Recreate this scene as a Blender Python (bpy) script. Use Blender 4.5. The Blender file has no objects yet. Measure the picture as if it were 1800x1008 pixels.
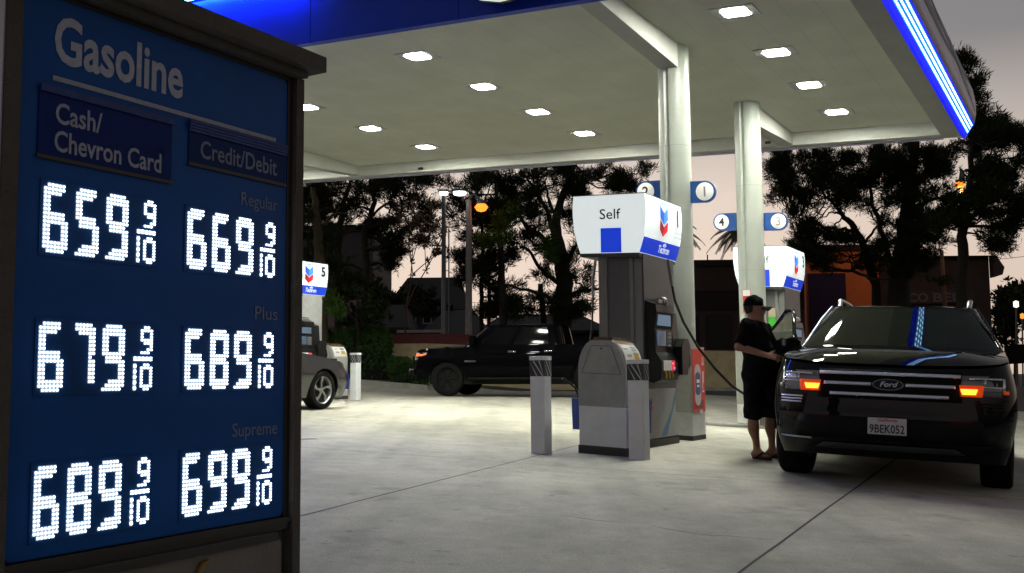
import bpy, bmesh, math, random
import numpy as np
from mathutils import Vector, Matrix, Euler
R_ = math.radians
scn = bpy.context.scene
COL = scn.collection
random.seed(7)
rng = np.random.default_rng(11)

# ------------------------------------------------------------------ camera
CAMH = 1.0575
PITCH, ROLL, FPX = R_(5.12), -0.009, 1800.0
cd = bpy.data.cameras.new('camera')
cd.sensor_width = 36.0
cd.lens = 36.0
cd.clip_start, cd.clip_end = 0.05, 2000
cam = bpy.data.objects.new('camera', cd)
COL.objects.link(cam)
fw = Vector((0, math.cos(PITCH), math.sin(PITCH)))
rt0 = Vector((1, 0, 0)); up0 = rt0.cross(fw)
rt = rt0 * math.cos(ROLL) + up0 * math.sin(ROLL)
up = -rt0 * math.sin(ROLL) + up0 * math.cos(ROLL)
cam.matrix_world = Matrix(((rt.x, up.x, -fw.x, 0), (rt.y, up.y, -fw.y, 0), (rt.z, up.z, -fw.z, CAMH), (0, 0, 0, 1)))
scn.camera = cam

# ------------------------------------------------------------------ view + world (dusk sky)
scn.view_settings.view_transform = 'Standard'
scn.view_settings.look = 'None'
scn.view_settings.exposure = 0.0
scn.view_settings.gamma = 1.0
scn.cycles.max_bounces = 8
scn.cycles.diffuse_bounces = 4
scn.cycles.glossy_bounces = 4
scn.cycles.sample_clamp_indirect = 6.0
scn.cycles.use_denoising = True
try:
    scn.cycles.use_light_tree = True
except Exception:
    pass
wd = bpy.data.worlds.new('World')
scn.world = wd
wd.use_nodes = True
nt = wd.node_tree
nt.nodes.clear()
wo = nt.nodes.new('ShaderNodeOutputWorld'); bg = nt.nodes.new('ShaderNodeBackground')
tc = nt.nodes.new('ShaderNodeTexCoord'); sx = nt.nodes.new('ShaderNodeSeparateXYZ')
nt.links.new(tc.outputs['Generated'], sx.inputs[0])
ramp = nt.nodes.new('ShaderNodeValToRGB')
mr = nt.nodes.new('ShaderNodeMapRange')
mr.inputs[1].default_value = -0.05; mr.inputs[2].default_value = 1.0
nt.links.new(sx.outputs['Z'], mr.inputs[0])
nt.links.new(mr.outputs[0], ramp.inputs[0])
SKY = [(0.0, (.30, .20, .17)), (.048, (.88, .66, .52)), (.14, (.88, .70, .58)), (.21, (.83, .69, .585)), (.27, (.58, .51, .47)),
       (.33, (.30, .288, .29)), (.42, (.245, .24, .245)), (.56, (.15, .15, .16)), (1.0, (.085, .085, .10))]
cr = ramp.color_ramp
while len(cr.elements) < len(SKY):
    cr.elements.new(0.5)
for e, (p, c) in zip(cr.elements, SKY):
    e.position = p; e.color = (*c, 1)
# the afterglow sits beyond the station; only the low sky behind the camera is dark
az = nt.nodes.new('ShaderNodeMapRange')
az.inputs[1].default_value = -0.6; az.inputs[2].default_value = 0.75
az.inputs[3].default_value = 0.06; az.inputs[4].default_value = 1.0
nt.links.new(sx.outputs['Y'], az.inputs[0])
azx = nt.nodes.new('ShaderNodeMapRange')
azx.inputs[1].default_value = 0.15; azx.inputs[2].default_value = 0.62
azx.inputs[3].default_value = 1.0; azx.inputs[4].default_value = 0.74
nt.links.new(sx.outputs['X'], azx.inputs[0])
hi = nt.nodes.new('ShaderNodeMapRange')  # higher unseen sky behind the camera kept bright to light the fronts
hi.inputs[1].default_value = 0.05; hi.inputs[2].default_value = 0.34
hi.inputs[3].default_value = 0.0; hi.inputs[4].default_value = 1.0
nt.links.new(sx.outputs['Z'], hi.inputs[0])
mxx = nt.nodes.new('ShaderNodeMath'); mxx.operation = 'MAXIMUM'
nt.links.new(az.outputs[0], mxx.inputs[0]); nt.links.new(hi.outputs[0], mxx.inputs[1])
mul = nt.nodes.new('ShaderNodeMath'); mul.operation = 'MULTIPLY'
nt.links.new(mxx.outputs[0], mul.inputs[0]); nt.links.new(azx.outputs[0], mul.inputs[1])
nt.links.new(ramp.outputs[0], bg.inputs[0]); nt.links.new(mul.outputs[0], bg.inputs[1])
nt.links.new(bg.outputs[0], wo.inputs[0])

# ------------------------------------------------------------------ station frame
ROT = R_(-29.766)                      # station axes: x = right along the front kerb, y = away under the canopy
UX, UY = math.sin(R_(29.766)), math.cos(R_(29.766))
S = 0.05                               # the forecourt falls to the right by five percent

def veff(v):
    if v > 10:
        t = min(1.0, max(0.0, (v - 16.5) / 4.5)); t = t * t * (3 - 2 * t)
        return 10 + 3 * (1 - math.exp(-(v - 10) / 3)) + 6.3 * t
    if v < -4: return -4 - 3 * (1 - math.exp((v + 4) / 3))
    return v

def uv2xy(u, v):
    return (UX * u - UY * v, UY * u + UX * v)

def gz(x, y):
    return S * veff(-UY * x + UX * y)

def st(u, v, z=0.0):                   # station point (u away, v left, z above the forecourt) in world space
    x, y = uv2xy(u, v)
    return Vector((x, y, S * veff(v) + z))

def ray(px, py):
    return ((px - 900) * rt - (py - 504) * up + FPX * fw)

def at(px, py, Y):                     # world point seen at a photo pixel, Y metres in front
    d = ray(px, py)
    return Vector((0, 0, CAMH)) + d * (Y / d.y)

def on_ground(px, Y):                  # ground point below photo column px at distance Y
    d = ray(px, 660)
    x, y = d.x * Y / d.y, Y
    return Vector((x, y, gz(x, y)))

# ------------------------------------------------------------------ materials
MATS = {}
def mat(name, col=(.5, .5, .5), rough=.6, metal=0.0, emit=None, estr=1.0, var=0.0, vscale=8.0, bump=0.0, bscale=60.0, coat=0.0, spec=0.5, dirt=None):
    if name in MATS: return MATS[name]
    m = bpy.data.materials.new(name); m.use_nodes = True
    n = m.node_tree.nodes; l = m.node_tree.links
    b = n['Principled BSDF']
    b.inputs['Base Color'].default_value = (*col, 1)
    b.inputs['Roughness'].default_value = rough
    b.inputs['Metallic'].default_value = metal
    b.inputs['Specular IOR Level'].default_value = spec
    if coat:
        b.inputs['Coat Weight'].default_value = coat; b.inputs['Coat Roughness'].default_value = 0.03
    if emit:
        b.inputs['Emission Color'].default_value = (*emit, 1); b.inputs['Emission Strength'].default_value = estr
    if var or bump:
        t = n.new('ShaderNodeTexCoord')
    if var:
        ns = n.new('ShaderNodeTexNoise'); ns.inputs['Scale'].default_value = vscale; ns.inputs['Detail'].default_value = 6
        ns.inputs['Roughness'].default_value = .65
        l.new(t.outputs['Object'], ns.inputs['Vector'])
        rp = n.new('ShaderNodeValToRGB')
        rp.color_ramp.elements[0].position = .3; rp.color_ramp.elements[1].position = .72
        d = dirt or tuple(c * (1 - var) for c in col)
        rp.color_ramp.elements[0].color = (*d, 1)
        rp.color_ramp.elements[1].color = (*[min(1, c * (1 + var * .5)) for c in col], 1)
        l.new(ns.outputs['Fac'], rp.inputs[0]); l.new(rp.outputs[0], b.inputs['Base Color'])
        rr = n.new('ShaderNodeMapRange'); rr.inputs[3].default_value = max(0.02, rough * .8); rr.inputs[4].default_value = min(1, rough * 1.25)
        l.new(ns.outputs['Fac'], rr.inputs[0]); l.new(rr.outputs[0], b.inputs['Roughness'])
    if bump:
        nb = n.new('ShaderNodeTexNoise'); nb.inputs['Scale'].default_value = bscale; nb.inputs['Detail'].default_value = 4
        l.new(t.outputs['Object'], nb.inputs['Vector'])
        bp = n.new('ShaderNodeBump'); bp.inputs['Strength'].default_value = bump; bp.inputs['Distance'].default_value = .02
        l.new(nb.outputs['Fac'], bp.inputs['Height']); l.new(bp.outputs[0], b.inputs['Normal'])
    MATS[name] = m
    return m

def emis(name, col, s, base=(.02, .02, .02)):
    return mat(name, base, .5, emit=col, estr=s)

# ------------------------------------------------------------------ mesh building
class MB:
    def __init__(s): s.v = []; s.f = []; s.sm = []; s.mi = []
    def add(s, vs, fs, smooth=False, mi=0):
        o = len(s.v); s.v += [tuple(p) for p in vs]
        for f in fs:
            s.f.append([i + o for i in f]); s.sm.append(smooth); s.mi.append(mi)
        return s
    def box(s, x0, x1, y0, y1, z0, z1, bev=0.0, mi=0):
        if bev <= 0:
            vs = [(x, y, z) for z in (z0, z1) for y in (y0, y1) for x in (x0, x1)]
            fs = [(0, 2, 3, 1), (4, 5, 7, 6), (0, 1, 5, 4), (2, 6, 7, 3), (0, 4, 6, 2), (1, 3, 7, 5)]
            return s.add(vs, fs, mi=mi)
        bm = bmesh.new(); bmesh.ops.create_cube(bm, size=1)
        for v in bm.verts:
            v.co = ((x0 + x1) / 2 + v.co.x * (x1 - x0), (y0 + y1) / 2 + v.co.y * (y1 - y0), (z0 + z1) / 2 + v.co.z * (z1 - z0))
        bmesh.ops.bevel(bm, geom=bm.edges[:], offset=bev, segments=2, affect='EDGES', profile=.6)
        return s.bm(bm, mi=mi)
    def bm(s, bm, smooth=False, mi=0):
        bm.verts.index_update()
        s.add([v.co[:] for v in bm.verts], [[v.index for v in f.verts] for f in bm.faces], smooth, mi); bm.free(); return s
    def prism(s, poly, axis, a, b, smooth=False, mi=0):
        # poly of 2D points extruded along axis from a to b (axis 'x': poly=(y,z); 'y': (x,z); 'z': (x,y))
        def P(p, t):
            return {'x': (t, p[0], p[1]), 'y': (p[0], t, p[1]), 'z': (p[0], p[1], t)}[axis]
        n = len(poly)
        vs = [P(p, a) for p in poly] + [P(p, b) for p in poly]
        s.add(vs, [(i, (i + 1) % n, (i + 1) % n + n, i + n) for i in range(n)], smooth, mi)
        s.add(vs, [list(range(n))[::-1], list(range(n, 2 * n))], False, mi)
        return s
    def tube(s, pts, r, n=8, cap=True, smooth=True, mi=0):
        pts = [Vector(p) for p in pts]
        rs = list(r) if hasattr(r, '__len__') else [r] * len(pts)
        vs = []; fs = []
        prev = None
        for i, p in enumerate(pts):
            t = (pts[min(i + 1, len(pts) - 1)] - pts[max(i - 1, 0)])
            if t.length < 1e-9: t = Vector((0, 0, 1))
            t.normalize()
            if prev is None:
                a = t.orthogonal().normalized()
            else:
                a = prev - t * prev.dot(t)
                a = a.normalized() if a.length > 1e-6 else t.orthogonal().normalized()
            prev = a; b = t.cross(a)
            for k in range(n):
                an = 2 * math.pi * k / n
                vs.append(p + (a * math.cos(an) + b * math.sin(an)) * rs[i])
        for i in range(len(pts) - 1):
            for k in range(n):
                fs.append((i * n + k, i * n + (k + 1) % n, (i + 1) * n + (k + 1) % n, (i + 1) * n + k))
        s.add(vs, fs, smooth, mi)
        if cap:
            m = len(pts) - 1
            s.add(vs[:n], [list(range(n))[::-1]], False, mi); s.add(vs[m * n:], [list(range(n))], False, mi)
        return s
    def lathe(s, prof, c=(0, 0, 0), axis='z', n=24, smooth=True, mi=0):
        vs = []; fs = []
        for r, h in prof:
            for k in range(n):
                a = 2 * math.pi * k / n
                x, y = r * math.cos(a), r * math.sin(a)
                p = {'z': (x, y, h), 'x': (h, x, y), 'y': (x, h, y)}[axis]
                vs.append((p[0] + c[0], p[1] + c[1], p[2] + c[2]))
        for i in range(len(prof) - 1):
            for k in range(n):
                fs.append((i * n + k, i * n + (k + 1) % n, (i + 1) * n + (k + 1) % n, (i + 1) * n + k))
        return s.add(vs, fs, smooth, mi)
    def grid(s, P, nu, nv, smooth=True, mi=0):
        vs = [P(i / (nu - 1), j / (nv - 1)) for i in range(nu) for j in range(nv)]
        return s.add(vs, [(i * nv + j, (i + 1) * nv + j, (i + 1) * nv + j + 1, i * nv + j + 1) for i in range(nu - 1) for j in range(nv - 1)], smooth, mi)
    def map(s, fn):
        s.v = [tuple(fn(p)) for p in s.v]; return s
    def mesh(s, name, mats):
        me = bpy.data.meshes.new(name)
        me.from_pydata(s.v, [], s.f); 
        for m in (mats if isinstance(mats, (list, tuple)) else [mats]): me.materials.append(m)
        me.polygons.foreach_set('use_smooth', s.sm)
        if any(s.mi): me.polygons.foreach_set('material_index', s.mi)
        me.update()
        bm = bmesh.new(); bm.from_mesh(me); bmesh.ops.recalc_face_normals(bm, faces=bm.faces[:]); bm.to_mesh(me); bm.free()
        return me
    def obj(s, name, mats, parent=None, rack=None, loc=None):
        # rack: (kx, ky) lean of the horizontals so that the thing follows the forecourt's fall
        if rack: s.v = [(x, y, z + rack[0] * x + rack[1] * y) for x, y, z in s.v]
        o = bpy.data.objects.new(name, s.mesh(name, mats)); COL.objects.link(o)
        if parent: o.parent = parent
        if loc is not None: o.location = loc
        return o

RK = (-S, 0.0)                         # rack for things aligned with the station axes
def tag(o, label=None, cat=None, group=None, kind=None):
    if label: o['label'] = label
    if cat: o['category'] = cat
    if group: o['group'] = group
    if kind: o['kind'] = kind
    return o

def empty(name, loc, rz=0.0):
    o = bpy.data.objects.new(name, None); COL.objects.link(o)
    o.location = loc; o.rotation_euler = (0, 0, rz); o.empty_display_size = .2
    return o

def dup(o, parent=None):
    c = o.copy(); COL.objects.link(c)
    if parent is not None: c.parent = parent
    for ch in [x for x in o.children]: dup(ch, c)
    return c

FONTCACHE = {}
def text_mb(txt, size, mb=None, fn=None, align='LEFT', bold=0.0, depth=0.0, width=None, shear=0.0, spacing=1.0):
    # flat letters in the x-z plane (x to the right, z up), then mapped by fn(x, z, d)
    cu = bpy.data.curves.new('text', 'FONT'); cu.body = txt; cu.size = size; cu.align_x = align
    cu.offset = bold; cu.extrude = depth; cu.shear = shear; cu.space_character = spacing; cu.resolution_u = 3
    o = bpy.data.objects.new('text', cu); COL.objects.link(o)
    bpy.context.view_layer.update()
    me = bpy.data.meshes.new_from_object(o.evaluated_get(bpy.context.evaluated_depsgraph_get()))
    vs = [v.co[:] for v in me.vertices]; fs = [list(p.vertices) for p in me.polygons]
    bpy.data.objects.remove(o); bpy.data.curves.remove(cu); bpy.data.meshes.remove(me)
    if width and vs:
        x0 = min(v[0] for v in vs); x1 = max(v[0] for v in vs); k = width / (x1 - x0)
        vs = [((v[0] - x0) * k if align == 'LEFT' else v[0] * k, v[1], v[2]) for v in vs]
    mb = mb or MB()
    mb.add([fn(v[0], v[1], v[2]) for v in vs] if fn else [(v[0], -v[2], v[1]) for v in vs], fs)
    return mb

# ------------------------------------------------------------------ ground
def concrete_mat():
    m = bpy.data.materials.new('concrete_paving'); m.use_nodes = True
    n = m.node_tree.nodes; l = m.node_tree.links; b = n['Principled BSDF']
    t = n.new('ShaderNodeTexCoord')
    def noise(sc, det=6, ro=.6):
        x = n.new('ShaderNodeTexNoise'); x.inputs['Scale'].default_value = sc; x.inputs['Detail'].default_value = det
        x.inputs['Roughness'].default_value = ro; l.new(t.outputs['Object'], x.inputs['Vector']); return x
    big = noise(.55, 8, .62); mid = noise(3.1, 6, .7); fine = noise(150, 3, .75); spot = noise(1.7, 4, .55)
    r1 = n.new('ShaderNodeValToRGB'); e = r1.color_ramp.elements
    e[0].position, e[1].position = .30, .70
    e[0].color = (.335, .32, .265, 1); e[1].color = (.50, .48, .405, 1)
    l.new(big.outputs['Fac'], r1.inputs[0])
    def mixm(a, fac, lo, hi, p0, p1):
        mrr = n.new('ShaderNodeMapRange'); mrr.inputs[1].default_value = p0; mrr.inputs[2].default_value = p1
        mrr.inputs[3].default_value = lo; mrr.inputs[4].default_value = hi
        l.new(fac, mrr.inputs[0])
        mx = n.new('ShaderNodeVectorMath'); mx.operation = 'SCALE'
        l.new(a, mx.inputs[0]); l.new(mrr.outputs[0], mx.inputs['Scale']); return mx.outputs[0]
    c = mixm(r1.outputs[0], mid.outputs['Fac'], .80, 1.12, .3, .7)
    c = mixm(c, fine.outputs['Fac'], .62, 1.38, .34, .66)
    c = mixm(c, spot.outputs['Fac'], 1.0, .62, .60, .74)           # oil and tyre stains
    mp = n.new('ShaderNodeMapping'); mp.inputs['Rotation'].default_value = (0, 0, R_(29.766)); mp.inputs['Scale'].default_value = (1.5, .16, 1)
    l.new(t.outputs['Object'], mp.inputs['Vector'])
    tr = n.new('ShaderNodeTexNoise'); tr.inputs['Scale'].default_value = 1.0; tr.inputs['Detail'].default_value = 5; l.new(mp.outputs[0], tr.inputs['Vector'])
    c = mixm(c, tr.outputs['Fac'], .78, 1.1, .36, .60)              # dark wheel lanes along the islands
    drip = noise(9.0, 2, .5); c = mixm(c, drip.outputs['Fac'], 1.0, .72, .68, .74)
    l.new(c, b.inputs['Base Color'])
    b.inputs['Roughness'].default_value = .78
    bp = n.new('ShaderNodeBump'); bp.inputs['Strength'].default_value = .35; bp.inputs['Distance'].default_value = .004
    l.new(fine.outputs['Fac'], bp.inputs['Height']); l.new(bp.outputs[0], b.inputs['Normal'])
    return m
M_CONC = concrete_mat()
M_ASPH = mat('asphalt', (.055, .053, .05), .85, var=.35, vscale=3, bump=.5, bscale=180)
M_JOINT = mat('joint_sealant', (.022, .02, .018), .8)
M_CURB = mat('curb_concrete', (.30, .29, .26), .8, var=.3, vscale=4, bump=.3)
M_SOIL = mat('planter_soil', (.05, .04, .025), .95, var=.4, vscale=5, bump=.6, bscale=40)

def sheet(us, vs, dz):
    mb = MB()
    P = [[st(u, v, dz) for v in vs] for u in us]
    vv = [p for r in P for p in r]; nv = len(vs)
    mb.add(vv, [(i * nv + j, (i + 1) * nv + j, (i + 1) * nv + j + 1, i * nv + j + 1) for i in range(len(us) - 1) for j in range(nv - 1)], True)
    return mb
VS = sorted(set([-300, -150, -80, -40, -25, -18, -14, -12] + [i * .5 for i in range(-20, 61)] + [32, 35, 40, 50, 70, 100, 160, 300]))
g = sheet([-60, -20, 0, 10, 20, 30, 40, 60, 100, 200, 400], VS, -0.008).obj('asphalt_ground', M_ASPH); tag(g, kind='structure')
VP = [v for v in VS if -14 <= v <= 24]
g = sheet([-6, 0, 5, 10, 15, 20, 25, 29.5], VP, 0.0).obj('concrete_forecourt', M_CONC); tag(g, kind='structure')

def strip(path, w, dz=.004):
    mb = MB(); vs = []
    n = len(path)
    for i, (u, v) in enumerate(path):
        a = Vector(path[max(i - 1, 0)]); b = Vector(path[min(i + 1, n - 1)]); d = (b - a).normalized()
        ww = w if not hasattr(w, '__len__') else w[i]
        nx, ny = -d.y * ww / 2, d.x * ww / 2
        vs += [st(u + nx, v + ny, dz), st(u - nx, v - ny, dz)]
    mb.add(vs, [(2 * i, 2 * i + 1, 2 * i + 3, 2 * i + 2) for i in range(n - 1)])
    return mb
def lin(a, b, n=40, jit=0.0):
    r = random.Random(int(a[0] * 100 + b[1] * 10))
    return [(a[0] + (b[0] - a[0]) * i / n + r.uniform(-jit, jit), a[1] + (b[1] - a[1]) * i / n + r.uniform(-jit, jit)) for i in range(n + 1)]
jm = MB()
for a, b, w in [((-2, 3.17), (20, 6.9), .016), ((-2, 1.17), (20, 2.55), .019), ((7.2, 13.0), (10.6, -6), .011), ((14.6, 14), (17.9, -4), .010), ((1.8, 14), (5.2, -6), .011), ((-2, 8.0), (20, 10.9), .010)]:
    s_ = strip(lin(a, b, 60, .004), w, .0035); jm.add(s_.v, s_.f)
tag(jm.obj('paving_joints', M_JOINT), kind='structure')

def gpx(px, py):
    d = ray(px, py)
    # forecourt plane z = S * v
    k = d.z - S * (-UY * d.x + UX * d.y)
    t = -CAMH / k
    p = d * t
    return (UX * p.x + UY * p.y, -UY * p.x + UX * p.y)
ck = MB()
for path in ([(845, 893), (862, 894), (877, 897)], [(985, 908), (1010, 910), (1035, 914), (1060, 917), (1099, 920)], [(1146, 925), (1172, 931), (1200, 936), (1222, 939), (1253, 943), (1280, 943), (1309, 946), (1365, 950)], [(712, 874), (724, 876)]):
    pp = [gpx(*q) for q in path]
    s_ = strip(pp, [.004] + [.010] * (len(pp) - 2) + [.004], .003); ck.add(s_.v, s_.f)
tag(ck.obj('paving_cracks', M_JOINT), kind='structure')
dr = strip([gpx(519, 773.5), gpx(557, 772.5)], .10, .005).obj('drain_slot', M_JOINT); tag(dr, 'narrow dark drain slot in the concrete right of the price sign', 'drain')

# ------------------------------------------------------------------ canopy
ZB, ZC, ZT = 5.04, 5.30, 6.15
CU0, CU1, CV0, CV1 = 10.1, 18.95, 1.87, 18.1
CW, CL = CV1 - CV0, CU1 - CU0          # canopy local axes: x = -(v - CV0), y = u - CU0
def deck_mat():
    m = mat('canopy_deck_paint', (.62, .62, .56), .55, spec=.35)
    n = m.node_tree.nodes; l = m.node_tree.links; b = n['Principled BSDF']
    t = n.new('ShaderNodeTexCoord'); sp = n.new('ShaderNodeSeparateXYZ'); l.new(t.outputs['Object'], sp.inputs[0])
    a = n.new('ShaderNodeMath'); a.operation = 'MULTIPLY'; a.inputs[1].default_value = 1 / .41; l.new(sp.outputs['X'], a.inputs[0])
    f = n.new('ShaderNodeMath'); f.operation = 'FRACT'; l.new(a.outputs[0], f.inputs[0])
    c = n.new('ShaderNodeMath'); c.operation = 'LESS_THAN'; c.inputs[1].default_value = .02; l.new(f.outputs[0], c.inputs[0])
    ns = n.new('ShaderNodeTexNoise'); ns.inputs['Scale'].default_value = 1.3; ns.inputs['Detail'].default_value = 7; l.new(t.outputs['Object'], ns.inputs['Vector'])
    r = n.new('ShaderNodeValToRGB'); r.color_ramp.elements[0].position = .3; r.color_ramp.elements[1].position = .7
    r.color_ramp.elements[0].color = (.80, .81, .67, 1); r.color_ramp.elements[1].color = (.90, .90, .77, 1); l.new(ns.outputs['Fac'], r.inputs[0])
    mx = n.new('ShaderNodeMix'); mx.data_type = 'RGBA'; mx.inputs[7].default_value = (.72, .73, .60, 1)
    l.new(c.outputs[0], mx.inputs[0]); l.new(r.outputs[0], mx.inputs[6]); l.new(mx.outputs[2], b.inputs['Base Color'])
    return m
M_DECK = deck_mat()
M_SOFFIT = mat('soffit_grey', (.48, .48, .45), .6, var=.15, vscale=2)  # even grey, darker than the ceiling deck
M_RIM = mat('rim_paint', (.62, .62, .57), .55, var=.12, vscale=2)
M_BLUE = mat('fascia_blue', (.002, .036, .42), .35, var=.15, vscale=1.2, spec=.2)
M_LILAC = mat('fascia_pale_panel', (.60, .57, .78), .4, var=.12, vscale=1.5)
M_DARKSTRIPE = mat('fascia_dark_stripe', (.035, .035, .06), .4)
M_LEDCH = emis('led_channel_glow', (.004, .010, 1.0), .95, (.0, .002, .05))
M_LEDC = emis('led_channel_core', (.015, .30, 1.0), 1.35, (.0, .005, .05))
M_LEDF = emis('front_led_glow', (.02, .12, 1.0), 130.0)
M_LED = emis('led_dots', (.50, .88, 1.0), 10.0)
M_LETTER = emis('lit_letters', (1.0, 1.0, .96), .62, (.8, .8, .8))
M_COLUMN = mat('column_paint', (.38, .405, .36), .38, var=.08, vscale=3, spec=.5)
M_BLACK = mat('black_gap', (.01, .01, .01), .6)
M_LENS = emis('lamp_lens', (.97, 1.0, .875), 640.0)
def downlight(m, s):                    # the lens throws most of its light straight down
    n = m.node_tree.nodes; l = m.node_tree.links
    g_ = n.new('ShaderNodeNewGeometry'); d_ = n.new('ShaderNodeVectorMath'); d_.operation = 'DOT_PRODUCT'
    l.new(g_.outputs['Normal'], d_.inputs[0]); l.new(g_.outputs['Incoming'], d_.inputs[1])
    p_ = n.new('ShaderNodeMath'); p_.operation = 'POWER'; p_.inputs[1].default_value = 0.02; l.new(d_.outputs['Value'], p_.inputs[0])
    k_ = n.new('ShaderNodeMath'); k_.operation = 'MULTIPLY'; k_.inputs[1].default_value = s; l.new(p_.outputs[0], k_.inputs[0])
    l.new(k_.outputs[0], n['Principled BSDF'].inputs['Emission Strength'])
downlight(M_LENS, 400.0)
M_FRAME = mat('lamp_frame', (.7, .7, .68), .4)

cp = empty('gas_station_canopy', st(CU0, CV0), ROT)
tag(cp, 'white steel canopy over the pumps with blue fascia and blue led edge', 'canopy')
def cobj(mb, name, m): return mb.obj(name, m, cp, rack=RK)
cobj(MB().box(-CW + .25, -.30, .12, CL - .22, ZC, ZC + .12), 'ceiling', M_DECK)
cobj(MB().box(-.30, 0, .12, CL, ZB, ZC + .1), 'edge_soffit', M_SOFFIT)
cobj(MB().box(-CW, -.302, CL - .22, CL, ZB + .02, ZC + .1).box(-CW, -CW + .25, .12, CL - .222, ZB + .02, ZC + .1), 'inner_rim', M_RIM)
cobj(MB().box(-CW, -.302, CL + .002, CL + .10, ZB, ZT), 'rear_fascia', M_LILAC)
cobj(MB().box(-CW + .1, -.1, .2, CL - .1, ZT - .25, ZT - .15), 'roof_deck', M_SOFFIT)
# front: deep blue panel in sheets, led ledge along its upper edge, blue upper band
ff = MB()
for i in range(7):
    x1 = .02 - i * 2.32; x0 = max(-CW, x1 - 2.31)
    ff.box(x0, x1, 0, .118, ZB, ZB + .86)
cobj(ff, 'front_fascia', M_BLUE)
cobj(MB().box(-CW, .02, -.10, .118, ZB + .94, ZT).box(-CW, .02, -.14, .118, ZB + .90, ZB + .938), 'front_fascia_top', M_BLUE)
cobj(MB().box(-CW, -6.9, -.115, -.06, ZB + .872, ZB + .898), 'front_led_strip', M_LEDF)
# right: led channel under a bulging pale panel with dark swoosh lines
prof = [(0, ZB), (.05, ZB + .03), (.19, ZB + .24)]
cobj(MB().prism([(x, z) for x, z in [(0.002, ZB), (.045, ZB), (.20, ZB + .235), (0.002, ZB + .26)]], 'y', .0, CL + .10), 'led_channel', M_LEDCH)
d = Vector((.155, 0, .235)).normalized(); nrm = Vector((d.z, 0, -d.x))
core = MB(); dots = MB()
for k, (t0, t1) in enumerate([(.24, .45), (.48, .66), (.69, .88)]):
    a = Vector((.045, 0, ZB)) + Vector((.155, 0, .235)) * t0 + nrm * .004; b = Vector((.045, 0, ZB)) + Vector((.155, 0, .235)) * t1 + nrm * .004
    core.add([(a.x, .05, a.z), (b.x, .05, b.z), (b.x, CL + .05, b.z), (a.x, CL + .05, a.z)], [(0, 1, 2, 3)])
    n_ = int(CL / .088)
    for i in range(n_):
        y = .06 + i * .088; c = (a + b) / 2 + nrm * .003; h = d * .0125
        dots.add([(c.x - h.x, y, c.z - h.z), (c.x + h.x, y, c.z + h.z), (c.x + h.x, y + .045, c.z + h.z), (c.x - h.x, y + .045, c.z - h.z)], [(0, 1, 2, 3)])
cobj(core, 'led_tape', M_LEDC); cobj(dots, 'led_diodes', M_LED)
pp = [(.20, ZB + .24), (.235, ZB + .42), (.235, ZB + .62), (.20, ZB + .84), (.13, ZB + 1.02), (.05, ZB + 1.11), (0.002, ZB + 1.11), (0.002, ZB + .265)]
pn = MB()
for i in range(4):
    y0 = .02 + i * 2.24; pn.prism(pp, 'y', y0, y0 + 2.225, True)
cobj(pn, 'side_fascia', M_LILAC)
cobj(MB().prism([(x - .02, z) for x, z in pp[:-2]] + [(0.01, ZB + 1.08), (0.01, ZB + .27)], 'y', .03, CL + .05), 'side_fascia_backing', M_DARKSTRIPE)
sw = MB()
def fas(y, z):                         # point on the bulging panel at height z above ZB
    q = pp[:6]
    for (x0, z0), (x1, z1) in zip(q, q[1:]):
        if z0 <= ZB + z <= z1:
            t = (ZB + z - z0) / (z1 - z0); return (x0 + (x1 - x0) * t + .006, y, ZB + z)
    return (q[-1][0], y, q[-1][1])
for (ya, za, yb, zb, sag, w0) in [(1.0, .98, 8.3, .50, .10, .085), (1.6, .55, 8.6, .86, -.08, .07), (2.6, .86, 8.8, .42, .05, .04)]:
    n_ = 40; top = []; bot = []
    for i in range(n_ + 1):
        t = i / n_; y = ya + (yb - ya) * t; z = za + (zb - za) * t + sag * math.sin(math.pi * t); w = w0 * (.35 + math.sin(math.pi * t))
        top.append(fas(y, min(1.05, z + w))); bot.append(fas(y, max(.26, z - w)))
    sw.add(top + bot, [(i, i + 1, n_ + 2 + i, n_ + 1 + i) for i in range(n_)])
cobj(sw, 'swoosh_lines', M_DARKSTRIPE)
# shop letters standing proud of the front panel, black returns behind
lx = -(6.27 - CV0)
def lt(dy): return lambda x, z, q: (lx + x, dy - q, ZB + .105 + z)
cobj(text_mb('Chevron', .98, None, lt(-.205), bold=.045, depth=.006, width=4.12), 'letter_faces', M_LETTER)
cobj(text_mb('Chevron', .98, None, lt(-.165), bold=.045, depth=.03, width=4.12), 'letter_returns', M_BLACK)
# cantilever beams from the columns to the canopy edge
for v in (4.85, 14.95):
    x = -(v - CV0)
    cobj(MB().prism([(.125, ZC - .002), (2.70, ZC - .002), (2.70, ZC - .33), (.125, ZC - .22)], 'x', x - .13, x + .13), 'beam', M_RIM)
    cobj(MB().prism([(6.46, ZC - .002), (CL - .225, ZC - .002), (CL - .225, ZC - .22), (6.46, ZC - .33)], 'x', x - .13, x + .13), 'beam', M_RIM)
cobj(MB().box(-CW + 5, -CW + 5.12, CL - .26, CL - .222, ZB + .06, ZB + .11).box(-3.35, -3.25, CL - .255, CL - .222, ZB + .08, ZB + .12), 'rim_sensor', M_BLACK)

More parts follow.
